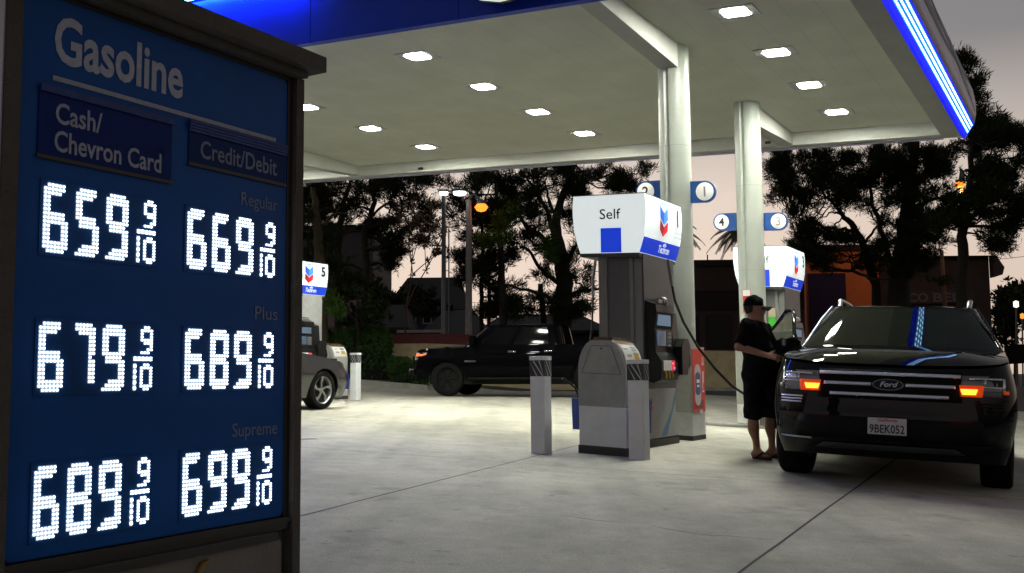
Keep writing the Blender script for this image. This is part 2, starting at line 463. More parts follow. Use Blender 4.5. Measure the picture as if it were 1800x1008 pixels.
# ceiling lights
lp = empty('canopy_light', st(11.9, 3.63, ZC), ROT)
lf = MB().box(-.27, .27, -.21, .21, -.014, -.002, .004)
lf.obj('frame', M_FRAME, lp, rack=RK)
MB().prism([(-.155, -.11), (-.12, -.145), (.12, -.145), (.155, -.11), (.155, .11), (.12, .145), (-.12, .145), (-.155, .11)], 'z', -.0165, -.0145).obj('lens', M_LENS, lp, rack=RK)
LIGHTS = []
rowname = ['nearest', 'second', 'third', 'farthest']
colname = {3.63: 'line along the blue led edge', 8.33: 'line left of the near column', 12.0: 'line right of the price sign', 16.4: 'line behind the price sign'}
for ci, v in enumerate((3.63, 8.33, 12.0, 16.4)):
    for ri, u in enumerate((11.88, 13.70, 15.53, 17.40)):
        o = lp if (ci == 0 and ri == 0) else dup(lp)
        o.location = Vector((*uv2xy(u, v), S * v + ZC))
        tag(o, rowname[ri] + ' glaring ceiling lamp in the ' + colname[v], 'ceiling light', 'canopy ceiling lights')

# columns with their cladding
def column(u, v, label, poster):
    t = empty('canopy_column', st(u, v), ROT); tag(t, label, 'column', 'canopy columns')
    pr = []
    for k in range(56):
        a = 2 * math.pi * k / 56; r = .212
        da = (a - R_(258) + math.pi) % (2 * math.pi) - math.pi
        if abs(da) < .10: r = .186
        pr.append((r * math.cos(a), r * math.sin(a)))
    m = MB(); m.prism(pr, 'z', 1.18, ZC + .02 - S * 0)
    m.obj('shaft', M_COLUMN, t)
    for zz in (1.2, 2.52, 3.9):
        MB().lathe([(.2135, zz), (.2145, zz + .004), (.2135, zz + .008)], n=40).obj('seam', M_SEAM, t)
    c = [(-.22, -.24), (.22, -.24), (.24, -.22), (.24, .26), (.20, .36), (.10, .42), (-.10, .42), (-.24, .30), (-.24, -.22)]
    def sc(k): return [(x * k, y * k) for x, y in c]
    MB().prism(sc(1.0), 'z', .36, 1.195).obj('base_cladding', M_CLAD, t, rack=RK)
    MB().prism(sc(.995), 'z', .062, .358).obj('kick_panel', M_WHITE, t, rack=RK)
    MB().prism(sc(1.01), 'z', -.02, .06).obj('plinth', M_PLINTH, t, rack=RK)
    MB().prism(sc(1.015), 'z', 1.196, 1.215).obj('cap_trim', M_COLUMN, t, rack=RK)
    return t
M_SEAM = mat('column_seam', (.30, .30, .28), .5)
M_CLAD = mat('base_cladding_grey', (.34, .34, .30), .5, var=.15, vscale=6)
M_WHITE = mat('white_paint', (.66, .66, .63), .55, var=.2, vscale=5, bump=.1, bscale=90)
M_PLINTH = mat('dark_plinth', (.035, .04, .035), .6, var=.3)
M_RED = mat('poster_red', (.62, .035, .015), .5, var=.12, vscale=7)
M_POSTGREY = mat('tank_grey', (.45, .46, .47), .4)
M_NAVY = mat('tank_label_navy', (.02, .04, .16), .4)
M_PAPER = mat('white_print', (.75, .75, .73), .6)
M_PRED2 = mat('poster_dark_red', (.20, .02, .015), .5)
c1 = column(12.97, 4.85, 'white canopy column behind the near pump, red tank poster on its base', True)
# propane poster on the base of the first column (faces right)
def pf(y, z, o=0): return (.244 + o, y, z)
def quadx(mb, y0, y1, z0, z1, o): mb.add([pf(y0, z0, o), pf(y1, z0, o), pf(y1, z1, o), pf(y0, z1, o)], [(0, 1, 2, 3)]); return mb
po = MB().box(.2415, .247, -.215, .255, .372, 1.185).obj('poster', M_RED, c1, rack=RK)
tk = MB(); cy = -.03
tk.prism([(cy + .115 * math.cos(a), .74 + (.15 if math.sin(a) > 0 else -.19) * 1 + .10 * math.sin(a)) for a in [2 * math.pi * k / 28 for k in range(28)]], 'x', .248, .2500)
tk.obj('tank_picture', M_POSTGREY, po, rack=RK)
MB().prism([(cy + .10 * math.cos(a), .705 + (.12 if math.sin(a) > 0 else -.06) + .06 * math.sin(a)) for a in [2 * math.pi * k / 24 for k in range(24)]], 'x', .2502, .2515).obj('tank_label', M_NAVY, po, rack=RK)
w = MB(); w.box(.2516, .2524, cy - .05, cy + .06, .745, .79).box(.2516, .2524, cy - .04, cy + .05, .69, .72); w.box(.248, .2495, .14, .215, .98, 1.0).box(.248, .2495, .145, .155, .98, 1.09).box(.248, .2495, .175, .185, .98, 1.09).box(.248, .2495, .205, .215, .98, 1.09)
w.box(.248, .2495, .15, .17, .66, .90).box(.248, .2495, .185, .205, .74, .90).box(.248, .2495, .15, .21, .62, .645)
w.obj('white_print', M_PAPER, po, rack=RK)
MB().box(.248, .2492, -.16, .18, .41, .52).obj('small_print_block', M_PRED2, po, rack=RK)
MB().box(.248, .253, .02, .13, .34, .39, .002).obj('sticker', M_PAPER, c1, rack=RK)
c2 = column(16.35, 4.85, 'white canopy column behind the man, with a red extinguisher arrow', False)
sa = MB().box(-.09, .035, -.2245, -.2145, 1.83, 2.20).obj('arrow_sign', M_RED, c2)
MB().add([(x, -.2255, z) for x, z in [(-.052, 2.06), (-.052, 1.93), (-.078, 1.93), (-.028, 1.845), (.022, 1.93), (-.004, 1.93), (-.004, 2.06)]], [(0, 1, 2, 3, 4, 5, 6)]).box(-.085, .030, -.2275, -.2250, 2.10, 2.195).obj('arrow_print', M_PAPER, sa)
column(12.97, 14.95, 'white canopy column at the far island, hidden beyond the price sign', False)
column(16.35, 14.95, 'rear white canopy column at the far island beyond the price sign', False)

# round number signs on arms beside the columns
M_SIGNBLUE = mat('number_sign_blue', (.02, .09, .33), .4)
M_DISC = emis('number_disc', (1.0, .98, .86), .38, (.7, .7, .62))
M_DISC2 = emis('number_disc_pale', (1.0, .98, .88), .50, (.7, .7, .62))
M_NUM = mat('number_black', (.02, .02, .02), .5)
M_NUMG = mat('number_faded_grey', (.30, .31, .27), .5)
M_NUMF = mat('number_pale_grey', (.36, .38, .33), .5)
def number_sign(u, vc, z, side, txt, nm, label, md=M_DISC):
    t = empty('pump_number_sign', st(u, vc, z), ROT); tag(t, label, 'number sign', 'round number signs on the columns')
    r = .145
    pl = [(r * math.sin(a) * side, r * math.cos(a)) for a in [math.pi * k / 20 for k in range(21)]] + [(-side * .24, -r), (-side * .24, r)]
    MB().prism(pl, 'y', -.025, .025).obj('panel', M_SIGNBLUE, t, rack=RK)
    d_ = MB().lathe([(0.001, -.034), (.118, -.034), (.122, -.030), (.122, -.0255)], axis='y', n=40).obj('disc', md, t, rack=RK)
    text_mb(txt, .19, None, lambda x, y, q: (x, -.036 - q, y - .066), align='CENTER', bold=.004).obj('numeral', nm, d_, rack=RK)
    return t
number_sign(12.97, 4.44, 3.285, 1, '1', M_NUMG, 'round sign numbered 1 on a blue arm beside the near column')
number_sign(12.97, 5.28, 3.325, -1, '2', M_NUM, 'round sign numbered 2, half hidden behind the near pump top')
number_sign(16.35, 4.38, 3.32, 1, '3', M_NUMF, 'round sign with a pale 3 on the blue arm of the far column', M_DISC2)
number_sign(16.35, 5.32, 3.34, -1, '4', M_NUM, 'round sign with a black 4 on the blue arm of the far column', M_DISC2)

# ------------------------------------------------------------------ price sign (local x runs along u, y into the sign, z up)
M_STUC = mat('sign_stucco', (.10, .088, .078), .85, var=.25, vscale=9, bump=.7, bscale=140)
M_SDARK = mat('sign_dark_frame', (.018, .016, .015), .45)
M_SBLUE = mat('sign_blue_face', (.001, .070, .30), .36, var=.12, vscale=3, spec=.15)
M_SNAVY = mat('sign_navy_window', (.001, .024, .13), .4, var=.2, vscale=4, spec=.1)
M_SNAVY2 = mat('sign_purple_window', (.004, .022, .16), .4, var=.35, vscale=4, spec=.1)
M_SRAIL = mat('sign_rail', (.045, .075, .24), .4, var=.3, vscale=9, spec=.15)
M_SRULE = mat('sign_grey_rule', (.34, .36, .44), .6, var=.2, vscale=30)
M_STXT = mat('sign_grey_letters', (.42, .45, .55), .6, var=.22, vscale=40)
M_STXT2 = mat('sign_dim_letters', (.19, .22, .32), .6, var=.2, vscale=40)
M_STXT3 = mat('sign_mid_letters', (.34, .37, .48), .6, var=.3, vscale=30)
M_SLOW = mat('sign_lower_panel', (.17, .15, .135), .5, var=.2, vscale=4, bump=.2)
M_GOLD = mat('sign_gold_mark', (.26, .15, .03), .45)
M_DOT = emis('price_led', (.88, .95, 1.0), 5.0)
M_DOTB = emis('price_led_core', (.40, .66, 1.0), .26, (.3, .35, .4))
V0 = 3.25
M_SDISP = mat('price_window', (.001, .050, .20), .35, spec=.15)
M_SIDEP = mat('sign_skylit_side', (.55, .52, .62), .5)
sg = empty('price_sign', (*uv2xy(0, V0), S * V0), ROT + math.pi / 2)
tag(sg, 'tall gasoline price sign with glowing white digits on a blue face', 'price sign')
# local x = u ; local +y = away from the viewer (v increasing)
def sobj(mb, name, m, p=None): return mb.obj(name, m, p or sg)
X0, X1 = 2.205, 3.566
fr = MB()
fr.box(2.135, 2.19, -.03, .34, -.05, 2.318).box(3.605, 3.655, -.03, .34, -.05, 2.318).box(2.191, 3.604, .03, .34, -.05, 2.318)
sobj(fr, 'stucco_pillars', M_STUC)
sobj(MB().box(2.128, 2.1335, -.012, .33, -.02, 2.316), 'side_panel', M_SIDEP)  # thin panel added; sky brightness on the side put into its pale colour
cp_ = MB().box(1.98, 3.705, -.125, .46, 2.352, 2.427, .004).box(2.08, 3.642, -.065, .40, 2.319, 2.3505)
sobj(cp_, 'cornice', M_STUC)
sobj(MB().box(2.191, 3.604, -.005, .029, 2.30, 2.318).box(3.572, 3.604, -.004, .029, .28, 2.299).box(2.191, 2.204, -.004, .029, .28, 2.299), 'dark_surround', M_SDARK)
# face with rounded corners
def rrect(x0, x1, z0, z1, r, n=6):
    o = []
    for cx, cz, a0 in ((x1 - r, z1 - r, 0), (x0 + r, z1 - r, 90), (x0 + r, z0 + r, 180), (x1 - r, z0 + r, 270)):
        for k in range(n + 1):
            a = R_(a0 + 90 * k / n); o.append((cx + r * math.cos(a), cz + r * math.sin(a)))
    return o
sobj(MB().prism(rrect(X0, 3.571, .285, 2.299, .03), 'y', .0, .028), 'blue_face', M_SBLUE)
sobj(MB().box(2.191, 3.604, -.02, .029, .255, .279).box(2.30, 3.49, -.05, .029, .19, .225).box(2.191, 3.604, -.012, .029, .226, .254), 'lower_ledge', M_SDARK)
sobj(MB().prism(rrect(2.205, 3.56, -.04, .185, .025), 'y', -.004, .028), 'lower_panel', M_SLOW)
sobj(MB().tube([(3.04, -.012, .02), (3.055, -.012, .10), (3.085, -.012, .148), (3.11, -.012, .153)], [.012, .014, .015, .010], n=8), 'gold_mark', M_GOLD)
sobj(text_mb('Gasoline', .245, None, lambda x, y, q: (2.335 + x, -.0022 - q, 2.066 + y), bold=.006, width=.605), 'heading_lettering', M_STXT)
sobj(MB().box(2.333, 3.495, -.003, -.0005, 1.990, 2.008), 'heading_rule', M_SRULE)
sobj(MB().box(2.278, 2.884, -.006, -.0005, 1.71, 1.942), 'cash_window', M_SNAVY2)
sobj(MB().box(2.278, 2.888, -.016, -.0065, 1.938, 1.966, .003), 'cash_rail', M_SRAIL)
sobj(MB().box(2.272, 2.888, -.012, -.0062, 1.694, 1.708), 'cash_sill', M_SDARK)
tx = text_mb('Cash/', .108, None, lambda x, y, q: (2.345 + x, -.0075 - q, 1.835 + y), bold=.0018, width=.20)
text_mb('Chevron Card', .108, tx, lambda x, y, q: (2.343 + x, -.0075 - q, 1.732 + y), bold=.0018, width=.488)
sobj(tx, 'cash_lettering', M_STXT3)
wv = MB()                              # torn film at the corner of the cash window
rr = random.Random(3)
for i in range(22):
    x = 2.86 - abs(rr.gauss(0, .05)); z = 1.79 + rr.uniform(-.055, .05); L = rr.uniform(.02, .07)
    wv.add([(x - L, -.0068, z + .012), (x, -.0068, z - .004), (x, -.0068, z - .012), (x - L * .8, -.0068, z + .004)], [(0, 1, 2, 3)])
sobj(wv, 'torn_film', M_SNAVY)
sobj(MB().box(2.975, 3.558, -.006, -.0005, 1.806, 1.930), 'credit_window', M_SNAVY)
rl = MB()
for i in range(4): rl.box(2.972, 3.560, -.013 - .002 * i, -.0065, 1.935 + i * .0125, 1.9455 + i * .0125)
sobj(rl, 'credit_rail', M_SRAIL)
sobj(MB().box(2.970, 3.560, -.012, -.0062, 1.790, 1.804), 'credit_sill', M_SDARK)
sobj(text_mb('Credit/Debit', .108, None, lambda x, y, q: (3.037 + x, -.0075 - q, 1.833 + y), bold=.001, width=.462), 'credit_lettering', M_STXT2)
for t_, x_, w_, z_ in (('Regular', 3.282, .229, 1.669), ('Plus', 3.376, .142, 1.168), ('Supreme', 3.249, .276, .655)):
    sobj(text_mb(t_, .083, None, lambda x, y, q: (x_ + x, -.003 - q, z_ + y), width=w_), 'grade_lettering', M_STXT2)
# dot-matrix digits ------------------------------------------------
def seg_mask(ch):
    # 9 x 16 dot grid with chamfered seven-segment strokes
    segs = {'5': 'afgcd', '6': 'afgedc', '7': 'abc', '8': 'abcdefg', '9': 'abfgcd'}[ch]
    W, H = 7, 17
    G = np.zeros((H, W), bool)
    def on(r, c0, c1): G[r, c0:c1 + 1] = True
    if 'a' in segs:
        on(0, 1, 5); on(1, 0 if 'f' in segs else 1, 6 if 'b' in segs else 5); on(2, 0 if 'f' in segs else 2, 6 if 'b' in segs else 4)
    if 'd' in segs:
        on(16, 1 if 'e' in segs else 0, 5); on(15, 0 if 'e' in segs else 1, 6); on(14, 0 if 'e' in segs else 2, 6)
    if 'f' in segs: G[2:8, 0:2] = True
    if 'b' in segs: G[2:8, 5:7] = True
    if 'e' in segs: G[9:15, 0:2] = True
    if 'c' in segs: G[9:15, 5:7] = True
    if 'g' in segs:
        on(7, 1, 5); on(8, 2, 4); on(9, 1, 5)
        if 'f' in segs and 'e' not in segs: G[8, 1:3] = True
        if 'f' in segs and 'e' in segs: G[7:10, 0:2] = True
        if 'c' in segs: G[8, 5] = True; G[9, 5:7] = True
        if 'b' in segs: G[7, 5:7] = True
    if 'g' not in segs: G[8, 5] = True
    return G
def small_mask(kind):
    p = {'9': ['.##.', '####', '#..#', '#..#', '####', '.###', '...#', '..##', '###.', '##..'][:9],
         'bar': ['#####', '#####'],
         '1': ['#'] * 5, '0': ['.##.', '####', '#..#', '#..#', '#..#', '#..#', '#..#', '####', '.##.']}[kind]
    return np.array([[c == '#' for c in r] for r in p])
def led(mask, x0, x1, z0, z1, parent, name, rr=.31):
    H, W = mask.shape; dx = (x1 - x0) / W; dz = (z1 - z0) / H
    mb = MB(); n = 8
    for r in range(H):
        for c in range(W):
            if not mask[r, c]: continue
            x = x0 + (c + .5) * dx; z = z1 - (r + .5) * dz
            ring = [(x + math.cos(2 * math.pi * k / n) * dx * rr, -.006, z + math.sin(2 * math.pi * k / n) * dz * rr) for k in range(n)]
            tip = [(x + math.cos(2 * math.pi * k / n) * dx * rr * .6, -.0105, z + math.sin(2 * math.pi * k / n) * dz * rr * .6) for k in range(n)]
            mb.add(ring + tip, [(k, (k + 1) % n, (k + 1) % n + n, k + n) for k in range(n)] + [tuple(range(n, 2 * n))], False, 0)
            mb.add([(x - dx * .5, -.0045, z - dz * .5), (x + dx * .5, -.0045, z - dz * .5), (x + dx * .5, -.0045, z + dz * .5), (x - dx * .5, -.0045, z + dz * .5)], [(0, 1, 2, 3)], False, 1)
    return mb.obj(name, [M_DOT, M_DOTB], parent)
for row, (zt, prices) in enumerate([((1.612, 1.358), ('659', '669')), ((1.112, .860), ('679', '689')), ((.603, .346), ('689', '699'))]):
    for col, txt in enumerate(prices):
        xs = ((2.308, 2.812), (2.974, 3.495))[col]
        if row: xs = ((2.306, 2.810), (2.974, 3.492))[col]
        z1, z0 = zt
        pb = MB().box(xs[0] - .012, xs[1] + .012, -.0035, -.001, z0 - .012, z1 + .012).obj('price_display', M_SDISP, sg)
        pb['label'] = 'lit price of ' + txt + ' and nine tenths'
        w = xs[1] - xs[0]
        for k, ch in enumerate(txt):
            a = xs[0] + w * (.0 + .265 * k); led(seg_mask(ch), a, a + w * .205, z0, z1, pb, 'digit')
        b = xs[0] + w * .815; h = z1 - z0
        led(small_mask('9'), b + w * .065, xs[1], z0 + h * .56, z1, pb, 'small_digit', .34)
        led(small_mask('bar'), b, xs[1], z0 + h * .455, z0 + h * .525, pb, 'fraction_bar', .36)
        led(small_mask('1'), b, b + w * .034, z0, z0 + h * .42, pb, 'small_digit', .36)
        led(small_mask('0'), b + w * .065, xs[1], z0, z0 + h * .42, pb, 'small_digit', .34)

# ------------------------------------------------------------------ pumps (local x right, y away, z up; origin at the near right foot)
M_PGREY = mat('pump_grey_panel', (.17, .17, .168), .42, var=.12, vscale=4, spec=.5)
M_PEND = mat('pump_dark_end', (.085, .085, .088), .45, var=.15)
M_PDARK = mat('pump_dark_side', (.045, .045, .05), .4, var=.2)
M_PBLK = mat('pump_black_plastic', (.010, .010, .011), .3, spec=.2)
M_PSILV = mat('pump_brushed_door', (.42, .43, .42), .35, var=.15, vscale=5)
M_VAL = emis('valance_white', (.92, 1.0, 1.0), .62, (.75, .8, .8))
M_VBLUE = emis('valance_blue', (.006, .04, .62), .78, (.01, .05, .4))
M_VTXT = mat('valance_black_print', (.01, .01, .01), .5)
M_VTXG = emis('valance_grey_print', (.5, .55, .55), .45, (.3, .3, .3))
M_CHB1 = emis('chevron_light_blue', (.05, .32, .90), .85, (.05, .2, .6))
M_CHB2 = emis('chevron_dark_blue', (.02, .09, .50), .85, (.02, .1, .4))
M_CHR1 = emis('chevron_red', (.75, .012, .02), .85, (.5, .02, .02))
M_CHR2 = emis('chevron_dark_red', (.26, .006, .012), .85, (.2, .01, .01))
M_SCREEN = emis('pump_screen', (.45, .68, 1.0), .22)
M_SCREEN2 = emis('pump_key_light', (.25, .45, 1.0), 1.2)
M_YEL = mat('nozzle_yellow', (.75, .45, .03), .4)
M_HOSE = mat('hose_rubber', (.012, .012, .012), .42)
M_SWIV = mat('hose_swivel', (.22, .22, .22), .4, metal=.3)
M_ARTB = mat('door_art_blue', (.10, .26, .45), .4)
M_CHROME = mat('chrome', (.75, .75, .76), .12, metal=1.0)
M_KICK = mat('pump_base', (.03, .032, .028), .55)
def bulge(z):                          # half-width offset of the curved lamp box, z 0..0.70
    t = z / .70
    return [(.0, -.085), (.12, -.045), (.25, -.018), (.42, .0), (.65, .012), (.9, .008), (1.0, 0)]
BP = [(0, -.085), (.085, -.055), (.18, -.026), (.20, -.022), (.30, -.004), (.44, .010), (.58, .012), (.70, 0)]
def bx(z):
    for (z0, a0), (z1, a1) in zip(BP, BP[1:]):
        if z0 <= z <= z1: return a0 + (a1 - a0) * (z - z0) / (z1 - z0)
    return 0
def make_pump(number, label, u, v, dz=0.0):
    t = empty('fuel_pump', st(u, v, dz), ROT); tag(t, label, 'fuel pump', 'fuel pumps on the islands')
    W, L = .57, 1.02                   # body x from -W to 0
    def P(mb, n, m, p=None): return mb.obj(n, m, p or t, rack=RK)
    P(MB().box(-W - .02, .02, -.02, L + .02, -.02, .085), 'plinth', M_KICK)
    b = MB()                           # tall body, near end with a shallow vertical rib
    b.box(-W, -.012, .0, L, .086, 2.30)
    P(b, 'body', M_PGREY)
    P(MB().box(-W + .004, -W + .12, -.024, -.0015, .09, 2.292, .006).box(-.165, -.115, -.018, -.0015, .09, 2.292, .005), 'end_ribs', M_PGREY)
    P(MB().box(-W + .125, -.170, -.006, -.0015, .09, 2.292), 'end_recess', M_PEND)
    P(MB().box(-.0105, .004, .015, L - .01, .69, 2.29), 'side_panel', M_PDARK)
    lo = P(MB().box(-.0105, .006, .05, L - .05, .10, .685, .003), 'lower_door', M_PSILV)
    ar = MB()
    for a, c_ in ((0, .0),):
        ar.add([(.008, .45, .11), (.008, .66, .11), (.008, .97, .55), (.008, .97, .68), (.008, .80, .40)], [(0, 1, 2, 3, 4)])
    P(ar, 'door_art', M_ARTB, lo)
    def chev(mb, y, z, w, h, xoff, fx, mi):
        pass
    cr_ = MB(); x_ = .0085
    for (z0, mi) in ((.52, 0), (.44, 1)):
        cr_.add([(x_, .09, z0), (x_, .14, z0 - .05), (x_, .19, z0), (x_, .19, z0 + .07), (x_, .14, z0 + .02), (x_, .09, z0 + .07)], [(0, 1, 4, 5), (1, 2, 3, 4)], mi=mi)
    P(cr_, 'door_emblem', [M_PDARK, M_CHR2], lo)
    # control head, black, standing out of the right side
    hd = P(MB().prism([(.005, .78), (.10, .76), (.185, .80), (.20, .90), (.20, 1.02), (.13, 1.12), (.12, 1.40), (.15, 1.60), (.14, 1.69), (.005, 1.73)], 'y', .04, .60), 'control_head', M_PBLK)
    hd2 = P(MB().prism([(.005, .84), (.13, .84), (.13, 1.28), (.10, 1.62), (.005, 1.66)], 'y', .605, .80), 'nozzle_bay', M_PBLK)
    P(MB().box(.128, .146, .10, .50, 1.44, 1.57, .002), 'price_screen', M_SCREEN, hd)
    P(MB().box(.122, .139, .08, .36, 1.20, 1.38, .002), 'message_screen', mat('pump_screen_dim', (.05, .08, .12), .15, emit=(.25, .42, .62), estr=.10), hd)
    kp = MB()
    for i in range(4):
        for j in range(3): kp.box(.128, .142, .39 + j * .045, .425 + j * .045, 1.20 + i * .045, 1.235 + i * .045)
    P(kp, 'keypad', M_SWIV, hd)
    P(MB().box(.19, .2045, .10, .34, .91, 1.03, .002), 'grade_buttons', M_PAPER, hd)
    P(MB().box(.19, .2045, .345, .46, .91, 1.03, .002), 'card_reader', M_CHR1, hd)
    P(MB().box(.203, .212, .37, .40, .985, 1.005).box(.203, .212, .42, .45, .93, .95), 'card_light', M_SCREEN2, hd)
    nz = MB()
    for k in range(3):
        y = .14 + k * .10; nz.tube([(.21, y, .90), (.215, y + .015, .86), (.205, y + .03, .82)], .011, 6)
    P(nz, 'grade_tags', M_YEL, hd)
    P(MB().lathe([(.0, 0), (.05, 0), (.06, .01), (.06, .12), (.05, .13), (0, .13)], (.09, .30, 1.735), axis='y', n=18).box(.05, .13, .16, .30, 1.70, 1.76, .01), 'receipt_hood', M_SWIV, hd)
    nb = MB()                          # nozzle boot and nozzle at the far side of the head
    nb.prism([(.62, .86), (.80, .86), (.86, 1.02), (.90, 1.22), (.84, 1.30), (.70, 1.30), (.62, 1.2)], 'x', .10, .24)
    nb.tube([(.17, .80, 1.24), (.19, .88, 1.10), (.18, .93, .98), (.16, .97, .93)], [.05, .055, .05, .02], 8)
    P(nb, 'nozzle', M_PBLK)
    # lit lamp box
    vz = 2.29
    val = MB(); zs = np.linspace(0, .70, 15); x0, x1, y0, y1 = -.85, .085, -.10, 1.10
    prof = [(x1 + bx(z), vz + z) for z in zs] + [(x0 - bx(z), vz + z) for z in zs[::-1]]
    val.prism(prof, 'y', y0, y1)
    va = P(val, 'lamp_box', M_VAL)
    P(MB().box(x0 + .09, x1 - .09, y0 + .01, y1 - .01, vz - .045, vz - .0015), 'lamp_box_base', M_KICK, va)
    P(MB().box(x0 + .0, x1 - .0, y0 + .004, y1 - .004, vz + .7015, vz + .712), 'lamp_box_lid', M_PGREY, va)
    def side(y, z, o=.003): return (x1 + bx(min(max(z - vz, 0), .7)) + o, y, z)
    # blue foot band on the curved side
    band = MB().grid(lambda s_, q: side(y0 + .006 + s_ * (y1 - y0 - .012), vz + .006 + q * .185), 3, 8); P(band, 'blue_band', M_VBLUE, va)
    bt = text_mb('Techron', .125, None, lambda x, y, q: side(.42 + x, vz + .055 + y, .006), bold=.003, width=.36)
    bt.prism([(0, 0)] * 3, 'x', 0, 0) if False else None
    for cx_, cz_, r_ in ((.56, .150, .022), (.595, .162, .020), (.625, .148, .018)):
        ring = [side(cx_ + r_ * math.cos(a), vz + cz_ + r_ * .8 * math.sin(a), .006) for a in [2 * math.pi * k / 10 for k in range(10)]]; bt.add(ring, [tuple(range(10))])
    P(bt, 'band_lettering', M_VAL, va)
    P(text_mb('Chevron', .085, None, lambda x, y, q: side(.315 + x, vz + .628 + y, .013), width=.31, bold=.001), 'brand_lettering', M_CHB2, va)
    def chevron(z0, h, d, ma, mb_):
        ya, ym, yb = .335, .465, .595
        P(MB().add([side(ya, z0, .013), side(ym, z0 - d, .013), side(ym, z0 - d + h, .013), side(ya, z0 + h, .013)], [(0, 1, 2, 3)]), 'emblem_half', ma, va)
        P(MB().add([side(ym, z0 - d, .013), side(yb, z0, .013), side(yb, z0 + h, .013), side(ym, z0 - d + h, .013)], [(0, 1, 2, 3)]), 'emblem_half', mb_, va)
    chevron(vz + .468, .155, .085, M_CHB2, M_CHB1)
    chevron(vz + .325, .125, .085, M_CHR2, M_CHR1)
    nm = text_mb(number, .29, None, lambda x, y, q: side(.93 + x, vz + .425 + y, .013), align='CENTER', bold=.010); P(nm, 'pump_numeral', M_VTXT, va)
    sm = MB()
    for k in range(2):
        for j in range(6): sm.add([side(.82 + j * .045, vz + .27 + k * .055, .013), side(.85 + j * .045, vz + .27 + k * .055, .013), side(.85 + j * .045, vz + .295 + k * .055, .013), side(.82 + j * .045, vz + .295 + k * .055, .013)], [(0, 1, 2, 3)])
    P(sm, 'small_print', M_VTXG, va)
    P(text_mb('Self', .175, None, lambda x, y, q: (-.50 + x, y0 - .003 - q, vz + .41 + y), width=.275, bold=.001), 'end_lettering', M_VTXT, va)
    P(MB().box(-.49, -.222, y0 - .004, y0 - .0008, vz + .004, vz + .30), 'blue_square', M_VBLUE, va)
    # parked hose on the left side
    hs = MB().tube([(-.80, .40, 2.25), (-.83, .38, 2.0), (-.82, .36, 1.78)], [.02, .021, .016], 8)
    P(hs, 'hose_swivel', M_SWIV)
    P(MB().tube([(-.82, .36, 1.78), (-.83, .33, 1.4), (-.84, .22, 1.0), (-.83, .12, .72), (-.76, .12, .56), (-.69, .22, .62), (-.66, .32, .9), (-.65, .36, 1.05)], .013, 8), 'hose', M_HOSE)
    P(MB().box(-.70, -.585, .25, .50, .86, 1.40, .02), 'nozzle_holster', M_PBLK)
    return t
p1 = make_pump('1', 'near fuel pump with a glowing Self lamp box numbered 1', 11.24, 4.645)
p3 = make_pump('3', 'fuel pump numbered 3, half hidden behind the man and far column', 17.62, 4.66, .06)
M_PASTE = mat('sticker_green', (.04, .42, .03), .5, emit=(.03, .5, .02), estr=.12)
M_PASTE2 = mat('sticker_tan', (.42, .36, .24), .5)
MB().box(-.285, -.165, -.030, -.0235, 1.63, 1.78).obj('green_sticker', M_PASTE, p3)
MB().box(-.285, -.165, -.030, -.0235, 1.781, 1.93).obj('tan_sticker', M_PASTE2, p3)
p5 = make_pump('5', 'fuel pump numbered 5 just right of the price sign', 16.50, 14.86)
isl = MB().box(-.9, .55, 15.9 - 15.9, 3.2, -.1, .055, .02).obj('pump_island', M_CURB, None, rack=RK, loc=st(15.95, 4.85)); isl.rotation_euler = (0, 0, ROT); tag(isl, kind='structure')
# the hose in use: from the near pump to the car's filler behind the man
hz = MB(); 
hp = [st(11.62, 4.47, 2.25), st(11.68, 4.47, 2.08), st(11.72, 4.46, 1.93)]
h1 = MB().tube(hp, [.020, .021, .019], 8)
hz.tube([st(11.72, 4.46, 1.93), st(11.75, 4.44, 1.75), st(11.86, 4.38, 1.50), st(12.0, 4.25, 1.20), st(12.1, 4.08, .95), st(12.2, 3.9, .74), st(12.3, 3.66, .58), st(12.42, 3.42, .50), st(12.6, 3.18, .50), st(12.85, 2.95, .58), st(13.2, 2.72, .75), st(13.5, 2.58, .92)], .0165, 10)
ho = empty('fuel_hose', hp[0]); tag(ho, 'black fuel hose looping from the near pump behind the man', 'hose')
def rel(mb, o): mb.v = [tuple(Vector(p) - o.location) for p in mb.v]; return mb
rel(hz, ho).obj('hose', M_HOSE, ho); rel(h1, ho).obj('swivel', M_SWIV, ho)

# ------------------------------------------------------------------ bins, bollards
M_BIN = mat('bin_grey', (.36, .37, .35), .55, var=.22, vscale=5, bump=.15, bscale=120)
M_BINW = mat('bin_white', (.83, .84, .84), .5, var=.10, vscale=5)
M_BINL = mat('bin_seam', (.03, .03, .03), .6)
M_GOLDEN = mat('flyer_gold', (.55, .33, .06), .5, var=.4, vscale=25)
M_FLY2 = mat('flyer_grey_print', (.32, .33, .36), .6, var=.3, vscale=60)
M_BUCKET = mat('bucket_blue', (.008, .04, .26), .4, var=.2)
def bin_prof(k=1.0, z0=0.0):
    h = .278 * k
    r = [(-h, z0), (-h, .90)]
    arc = [(h * math.cos(a) if False else 0, 0) for a in ()]
    sh = [(.278, .90), (.273, .97), (.255, 1.05), (.222, 1.125), (.175, 1.185), (.115, 1.225)]
    right = [(x * k, .90 + (z - .90) * k) for x, z in sh]
    return right
